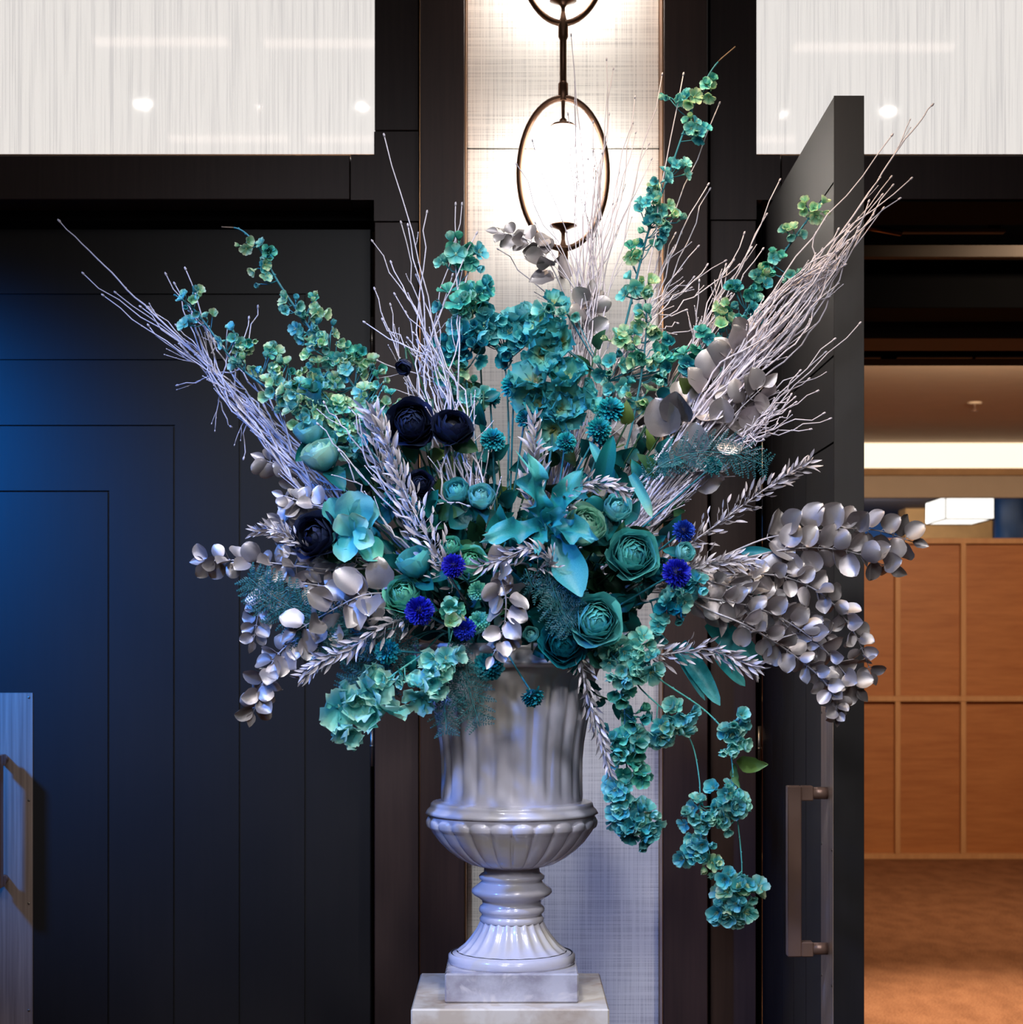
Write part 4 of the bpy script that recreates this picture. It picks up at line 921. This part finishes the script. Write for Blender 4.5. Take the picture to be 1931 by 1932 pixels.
pompom('cobalt blue pompom half hidden behind a bud on the right', 1290, 1003, 22, 'cobalt', 3.18)
pompom('bright teal pompom flower hanging over the urn rim', 922, 1257, 29, 'mum', 3.16, (0, -1, .1), P(922, 1190, 3.25))
pompom('small teal pompom nodding on a bare stem in front of the urn', 1005, 1313, 22, 'mum', 3.13, (.3, -.4, -1), P(945, 1210, 3.22))
pompom('teal pompom flower at the lower left of the mound', 732, 1229, 25, 'mum', 3.14)
pompom('teal pompom flower right of the ruffled centre spike', 1152, 776, 27, 'mum', 3.32)
pompom('teal pompom just below the one beside the ruffled spike', 1130, 812, 24, 'mum', 3.31)
pompom('teal pompom flower left of the ruffled centre spike', 970, 730, 25, 'mum', 3.34)
pompom('teal pompom above the left of a pair over the centre', 925, 752, 20, 'mum', 3.36)
pompom('teal pompom flower highest in the column over the centre buds', 930, 832, 24, 'mum', 3.28)
pompom('small teal pompom under the ruffled centre spike', 1068, 836, 20, 'mum', 3.29)
pompom('teal pompom right of the pair over the centre', 990, 792, 18, 'mum', 3.33)
pompom('small sea-green pompom above the lower cobalt pompom', 902, 1116, 19, 'sea', 3.13)
pompom('small sea-green pompom right of the lowest cobalt pompom', 905, 1172, 20, 'sea', 3.14)
pompom('teal pompom behind the silver spray on the left', 740, 940, 18, 'mum', 3.25)
pompom('teal pompom near the right bundle of twigs', 1345, 880, 18, 'mum', 3.3)

# ================================================================ CENTRAL WAVY LEAVES
wl = thing('wavy_leaf_stem', P(1040, 1060, 3.22), 'stem with large wavy light teal leaves at the centre of the mound', 'leaf stem')
k = MB(); k.tube(catmull([W[wl.name].translation, P(1035, 1020, 3.16), P(1030, 985, 3.14)]), .003, 6); k.build('stem', M_['stemmint'], wl)
for b, t, w_, r_, rf_, ro, c_ in (((1020, 985), (1003, 868), 42, .12, 2.3, .5, .2), ((1030, 988), (1092, 892), 44, .05, 2, -.3, .2), ((1025, 992), (918, 1010), 46, .07, 2.2, .3, .2),
                      ((1035, 990), (1118, 1010), 48, .08, 2.4, -.5, .3), ((1050, 1008), (1095, 1116), 62, .03, 1, .2, .22), ((1025, 995), (1015, 1035), 26, .05, 2, .2, .2), ((1035, 985), (1062, 968), 30, .06, 2, .0, .3)):
    leaf_between(wl, 'wavy_leaf', b, t, w_, 'straple', 3.135, 3.07, r_*1.5, ro, c_, .12, rf_, w_wavy, 8, 18)
def strap(label, b, t, w_, m, D0, D1, bend=.2, roll=0, ruff=.01):
    root = thing('broad_leaf', P(*b, D0), label, 'leaf')
    leaf_between(root, 'blade', b, t, w_, m, D0, D1, ruff, roll, .15, bend, 1.5, w_strap, wn=.1, fold=.25)
strap('long teal strap leaf pointing down right of the urn', (1285, 1215), (1357, 1325), 34, 'straple', 3.25, 3.2, .15)
strap('narrow teal strap leaf tight beside the longer one right of the urn', (1270, 1215), (1330, 1318), 16, 'straple', 3.26, 3.22, .1)
strap('broad teal leaf behind the lower silver spray on the right', (1340, 1170), (1438, 1250), 46, 'straple', 3.3, 3.28, .1, .3)
strap('teal leaf tip under the lower silver spray', (1350, 1230), (1406, 1292), 26, 'straple', 3.3, 3.28)
strap('pale curved strap leaf bowing over the right twig bundle', (1192, 895), (1250, 982), 20, 'mint', 3.18, 3.14, -.35, .4)
strap('teal leaf showing between the silver leaves on the right', (1330, 1110), (1475, 1150), 40, 'straple', 3.32, 3.3)
strap('teal leaf behind the silver branch above it on the right', (1400, 1040), (1455, 1040), 18, 'straple', 3.32, 3.3)
strap('dark teal broad leaf above the silver spray at centre', (1130, 920), (1155, 830), 34, 'leafteal', 3.25, 3.2, .2)
strap('blue-green strap leaf arching at the centre right', (1170, 930), (1120, 840), 24, 'straple', 3.26, 3.22, .3)

# ================================================================ SILVER EUCALYPTUS
def eucalyptus(label, pts, s0, s1, n=11, D=3.3, open_=1.0, start=True, sz=None, r0=.0026, t0=.25, kind='r', group=None):
    p3 = [P(x, y, (q[0] if q else D)) for x, y, *q in pts]
    path = catmull(([seed_point()] if start else [])+p3, 8)
    root = thing('eucalyptus_branch', path[0], label, 'leafy branch', group)
    k = MB(); N = len(path); k.tube(path, [r0+(.0009-r0)*i/(N-1) for i in range(N)], 5)
    for i in range(n):
        t = t0+(1-t0)*(i+.3)/n; p, d = along(path, t); s = m2(s0+(s1-s0)*i/max(1, n-1))*1.12
        side = Vector((0, -1, 0)).cross(d).normalized(); a0 = R.uniform(-.6, .6)+(PI/2 if i % 2 else 0)*.55
        for sg in (-1, 1):
            o = (side*sg*math.cos(a0)+d.cross(side)*sg*math.sin(a0)).normalized()
            ld = (o*open_+d*.55+rv(.18)).normalized(); q = p+ld*s*.16
            k.tube([p, q], .0008, 4)
            inst('leaf', R.choice(L_round if kind == 'r' else L_sov), root, place(q, frame(ld, R.uniform(-.9, .9)), s*R.uniform(.85, 1.12)))
    p, d = along(path, 1); inst('leaf', R.choice(L_sov), root, place(p, frame(d, R.uniform(-.5, .5)), m2(s1)))
    k.build('stem', M_['stemsilver'], root)
eucalyptus('silver round-leaved branch reaching farthest right before the open door', [(1200, 1090, 3.3), (1330, 1062), (1450, 1015), (1560, 1000), (1650, 1000), (1722, 1022)], 52, 32, 10, 3.25, t0=.48)
eucalyptus('silver branch with small oval leaves below the farthest right one', [(1200, 1090, 3.3), (1370, 1060), (1500, 1035), (1600, 1040), (1680, 1072)], 40, 36, 8, 3.24, t0=.55, kind='r')
eucalyptus('silver branch curving down right along the dark door edge', [(1200, 1120, 3.3), (1340, 1090), (1460, 1085), (1550, 1120), (1610, 1190), (1645, 1270)], 36, 26, 17, 3.24, t0=.38)
eucalyptus('silver branch ending in two round leaves beside the plywood', [(1200, 1120, 3.3), (1340, 1130), (1450, 1155), (1545, 1215), (1618, 1300)], 34, 32, 15, 3.22, t0=.38)
eucalyptus('lowest silver branch on the right with a drooping tip', [(1200, 1120, 3.3), (1360, 1160), (1460, 1210), (1540, 1270), (1575, 1315), (1580, 1352)], 34, 20, 16, 3.2, t0=.38)
eucalyptus('short silver branch filling the lower right mass', [(1200, 1120, 3.3), (1320, 1110), (1420, 1120), (1500, 1175), (1560, 1200)], 36, 28, 14, 3.26, t0=.4)
eucalyptus('grey silver branch with long leaves in the right mass', [(1200, 1100, 3.3), (1330, 1095), (1440, 1140), (1530, 1230)], 42, 30, 12, 3.23, t0=.35, kind='o', open_=.6)
eucalyptus('silver branch of long leaves under the grey one', [(1200, 1100, 3.3), (1320, 1140), (1420, 1180), (1520, 1235)], 42, 30, 12, 3.25, t0=.35, kind='o', open_=.6)
eucalyptus('tall silver branch with large pale discs right of the lamp panel', [(1130, 1050, 3.4), (1240, 870), (1310, 770), (1370, 690), (1412, 625)], 60, 38, 9, 3.365, t0=.45)
eucalyptus('silver branch of large discs behind the right twig bundle', [(1150, 1050, 3.4), (1290, 900), (1380, 790), (1440, 730)], 58, 38, 8, 3.35, t0=.5)
eucalyptus('silver branch with large discs left of the tall one', [(1100, 1050, 3.45), (1180, 850), (1210, 740), (1180, 690)], 48, 32, 7, 3.5, t0=.5)
eucalyptus('silver branch pointing far left with narrow shiny leaves', [(760, 1090, 3.3), (620, 1075), (520, 1063), (440, 1057), (385, 1058)], 34, 28, 11, 3.2, t0=.45)
eucalyptus('silver branch drooping at the left edge of the mound', [(780, 1120, 3.3), (640, 1110), (540, 1100), (495, 1140), (478, 1210)], 34, 24, 13, 3.2, t0=.35)
eucalyptus('lowest silver branch on the left, its last leaf hanging', [(780, 1140, 3.3), (640, 1170), (540, 1220), (500, 1280), (478, 1345)], 36, 28, 13, 3.17, t0=.4)
eucalyptus('large silver discs left of the sea-green rose', [(800, 1130, 3.3), (730, 1120, 3.18), (680, 1125), (620, 1155), (560, 1190)], 52, 36, 7, 3.14, t0=.4)
eucalyptus('short silver sprig above the left navy rose', [(740, 1010, 3.3), (640, 965), (580, 950), (535, 935)], 30, 24, 6, 3.2, t0=.6)
eucalyptus('silver leaves with blue sheen behind the left navy rose', [(740, 1060, 3.3), (640, 1045), (570, 1010), (530, 985)], 40, 30, 7, 3.22, t0=.5)
eucalyptus('small silver sprig under the left twig bundle', [(700, 960, 3.35), (600, 920), (540, 885), (500, 868)], 30, 30, 4, 3.38, t0=.6)
eucalyptus('silver branch curving over the bottom of the wall lamp', [(1060, 1000, 3.45), (1085, 750), (1075, 600), (1045, 510), (1000, 455), (940, 438)], 40, 26, 8, 3.5, t0=.62)
eucalyptus('silver discs under the lamp finial', [(1060, 1000, 3.45), (1100, 760), (1110, 620), (1115, 560)], 42, 36, 4, 3.5, t0=.7)
eucalyptus('silver leaves hanging over the urn rim at centre', [(1000, 1080, 3.2), (945, 1075, 3.1), (955, 1130, 3.09), (950, 1190), (930, 1238)], 40, 26, 9, 3.1, t0=.35)

# ================================================================ SILVER SPRAYS of narrow leaves
def spray(label, pts, s0, s1, n=46, D=3.3, start=True, spread=.75, fat=1.0, mat='s'):
    p3 = [P(x, y, (q[0] if q else D)) for x, y, *q in pts]
    path = catmull(([seed_point()] if start else [])+p3, 8); t0 = 1/len(pts)*.9 if start else 0
    root = thing('silver_spray', path[0], label, 'leafy spray')
    k = MB(); N = len(path); k.tube(path, [.0024+(.0008-.0024)*i/(N-1) for i in range(N)], 5)
    n = int(n*1.5)
    for i in range(n):
        t = t0+(1-t0)*(i+.5)/n; p, d = along(path, t); s = m2(s0+(s1-s0)*t)*R.uniform(.6, 1.05)
        a = i*2.4; sd = d.orthogonal().normalized(); o = Matrix.Rotation(a, 3, d) @ sd
        off = o*R.uniform(0, m2(8))*fat*(1.2-t)*1.5
        if off.length > .004: k.tube([p-d*.012, p+off], .0006, 3)
        inst('leaf', R.choice(L_lance), root, place(p+off, frame((d+o*spread*R.uniform(.7, 1.3)).normalized(), R.uniform(-1, 1)), s))
    k.build('stem', M_['stemsilver'], root)
spray('silver spray of narrow leaves pointing up right toward the open door', [(1200, 1090, 3.3), (1310, 1020), (1400, 955), (1470, 905), (1532, 870)], 22, 26, 90, 3.25, fat=3.0)
spray('silver spray of narrow leaves pointing right, low beside the strap leaves', [(1150, 1220, 3.25), (1240, 1235), (1330, 1225), (1390, 1245), (1430, 1262)], 24, 28, 90, 3.18, fat=2.6)
spray('silver spray hanging down along the right side of the urn', [(1085, 1200, 3.22), (1100, 1270, 3.16), (1118, 1340), (1138, 1400), (1152, 1460)], 24, 24, 80, 3.17, fat=2.0, spread=.5)
spray('silver spray sweeping to the lower left over the ferns', [(850, 1160, 3.25), (740, 1175, 3.14), (660, 1225), (610, 1245), (568, 1280)], 32, 24, 80, 3.12, fat=2.2)
spray('silver spray column leaning left above the cobalt pompoms', [(850, 1090, 3.15), (805, 1010, 3.14), (765, 930), (735, 850), (705, 775)], 26, 34, 100, 3.17, fat=3.4, spread=.6)
spray('silver spray tuft over the centre below the wavy leaves', [(1010, 1090, 3.15), (1040, 1060, 3.1), (1000, 1035), (950, 1055), (900, 1070)], 24, 26, 54, 3.08, fat=2)
spray('silver spray arching over the pale globe rose', [(1060, 1000, 3.2), (1060, 950, 3.12), (1100, 915), (1150, 915), (1182, 928)], 22, 26, 54, 3.09, fat=2)
spray('silver spray left of the left navy rose', [(720, 1060, 3.25), (620, 1060, 3.2), (560, 1020), (515, 1000), (478, 1003)], 20, 22, 70, 3.17, fat=2.6)
spray('silver spray standing behind the centre wavy leaf', [(1010, 1000, 3.3), (1000, 930, 3.25), (1010, 860), (1005, 790)], 30, 34, 44, 3.22, fat=2)
spray('silver spray under the round leaves on the right of the mound', [(1210, 1100, 3.25), (1290, 1080), (1360, 1060), (1420, 1060)], 26, 24, 80, 3.2, fat=4.0)
spray('silver spray leaning toward the mint blossoms at left', [(800, 1060, 3.3), (740, 930), (710, 850), (690, 770)], 34, 34, 36, 3.25, fat=2)

# ================================================================ FERNS
def fern(label, pts, wpx, D=3.2, n=15, start=True, up=None):
    p3 = [P(x, y, (q[0] if q else D)) for x, y, *q in pts]; path = catmull(([seed_point()] if start else [])+p3, 7)
    root = thing('asparagus_fern', path[0], label, 'fern'); k = MB(); N = len(path); k.tube(path, [.0014-.0008*i/(N-1) for i in range(N)], 4); k.build('stem', M_['fern'], root)
    k = MB()
    t0 = .35 if start else .08
    for i in range(n):
        t = t0+(1-t0)*(i+.5)/n; p, d = along(path, t); s = m2(wpx)*math.sin(PI*(.18+.8*(1-(t-t0)/(1-t0))*.85))
        side = Vector((0, -1, 0)).cross(d).normalized()
        for sg in (-1, 1):
            o = (side*sg*.9+d*.55+rv(.22)).normalized(); e = p+o*s
            k.tube([p, p.lerp(e, .5)+d*s*.05, e], [.0006, .0005, .0003], 3, cap=False)
            m = max(4, int(s/.0042))
            for j in range(m):
                q = p.lerp(e, (j+.5)/m)
                for s2 in (-1, 1):
                    dd = (o*.6+o.cross(Vector((0, -1, 0)))*s2*.9+rv(.2)).normalized()*s*.28*(1.1-j/m)
                    w_ = dd.cross(Vector((0, -1, 0))+rv(.6)).normalized()*.0011
                    k.add([q-w_, q+dd*.5+w_, q+dd, q+dd*.4-w_*1.2], [(0, 1, 2, 3)])
    f = k.build('needles', M_['fern'], root); f['kind'] = 'stuff'
fern('dark teal fern frond hanging in front of the urn, its right one', [(880, 1190, 3.2), (868, 1240), (885, 1300), (905, 1368)], 50, 3.13)
fern('dark teal fern frond hanging over the left edge of the urn', [(880, 1190, 3.2), (862, 1250), (840, 1310), (843, 1385)], 44, 3.13)
fern('teal fern among the silver discs at the lower left', [(800, 1160, 3.2), (700, 1160), (600, 1165), (520, 1130), (470, 1090)], 56, 3.16, 34)
fern('teal fern above the left silver spray', [(810, 1180, 3.2), (720, 1190), (640, 1200), (560, 1205)], 60, 3.16, 30)
fern('teal fern hanging under the lower left pompom', [(830, 1190, 3.25), (740, 1230), (700, 1270), (660, 1300)], 56, 3.17, 26)
fern('second teal fern hanging lower toward the wavy mint blossoms', [(830, 1190, 3.25), (750, 1250), (715, 1300), (690, 1330)], 44, 3.18, 22)
fern('teal fern crossing the right twig bundle', [(1150, 1000, 3.3), (1220, 900), (1290, 860), (1370, 855), (1450, 880)], 50, 3.28, 20)
fern('fine teal fern beneath the large wavy leaf', [(1020, 1060, 3.15), (1040, 1100), (1060, 1150), (1080, 1180)], 50, 3.11, 24)
fern('fine teal fern below the silver tuft at the centre', [(990, 1080, 3.15), (1010, 1110), (1060, 1110), (1090, 1130)], 40, 3.12, 20)

# ================================================================ LEAFY STEMS that fill the mound
def leafy(px, py, D, ms, size, n, label, group, d=None):
    tip = P(px, py, D); b = seed_point(); path = catmull([b, b.lerp(tip, .5)+Vector((0, .03, .0)), tip], 6)
    root = thing('leafy_stem', b, label, 'leaf stem', group); k = MB(); k.tube(path, .0017, 4); k.build('stem', M_['stemgreen'], root)
    for i in range(n):
        t = .55+.45*(i+.6)/n; p, dr = along(path, t); o = (dr*.5+rv(1)+Vector((0, -.35, 0))).normalized()
        inst('leaf', R.choice(ms), root, place(p, frame(o, R.uniform(-.8, .8)), m2(size)*R.uniform(.75, 1.15)))
GA = 'dark teal leafy stems inside the mound'
for i in range(62):
    a = R.uniform(0, 2*PI); q = math.sqrt(R.random()); px = 955+330*q*math.cos(a); py = 1060+165*q*math.sin(a)
    if py > 1215: py = 1215-R.uniform(0, 30)
    leafy(px, py, front_D(px, py)+.05, R.choice((L_teal, L_teal, L_rteal, L_green)), 52, 7, 'dark teal leafy stem filling gaps inside the mound of flowers', GA)
GB = 'leafy stems among the twigs above the mound'
for i in range(40):
    px = R.uniform(600, 1340); lo = 690+abs(px-960)*.25; py = R.uniform(lo, 960)
    leafy(px, py, 3.36+R.uniform(-.04, .05), R.choice((L_teal, L_green, L_teal, L_teal, L_olive)), 50, 5, 'leafy green-teal stem among the white twigs above the mound', GB)
for px, py, D, ms, size, lab in ((585, 755, 3.28, L_teal, 60, 'teal leaves above the round aqua bud at left'), (1315, 715, 3.38, L_olive, 52, 'olive green leaf sprig right of the white panel edge'), (900, 540, 3.42, L_green, 44, 'dark green leaves below the top left blossom spike'),
        (1090, 700, 3.42, L_green, 55, 'dark green leaves right of the ruffled spike'), (1130, 640, 3.46, L_green, 55, 'dark green upright leaves among the twigs under the lamp'), (1255, 740, 3.4, L_rteal, 44, 'grey-teal pointed leaves beside the column'), (750, 1270, 3.15, L_rteal, 40, 'round dark teal leaves under the left pompom'),
        (1185, 1335, 3.2, L_teal, 36, 'dark teal leaves on the hanging trail by the urn'), (1300, 670, 3.42, L_teal, 60, 'dark teal leaves before the dark column')):
    leafy(px, py, D, ms, size, 6, lab, None)
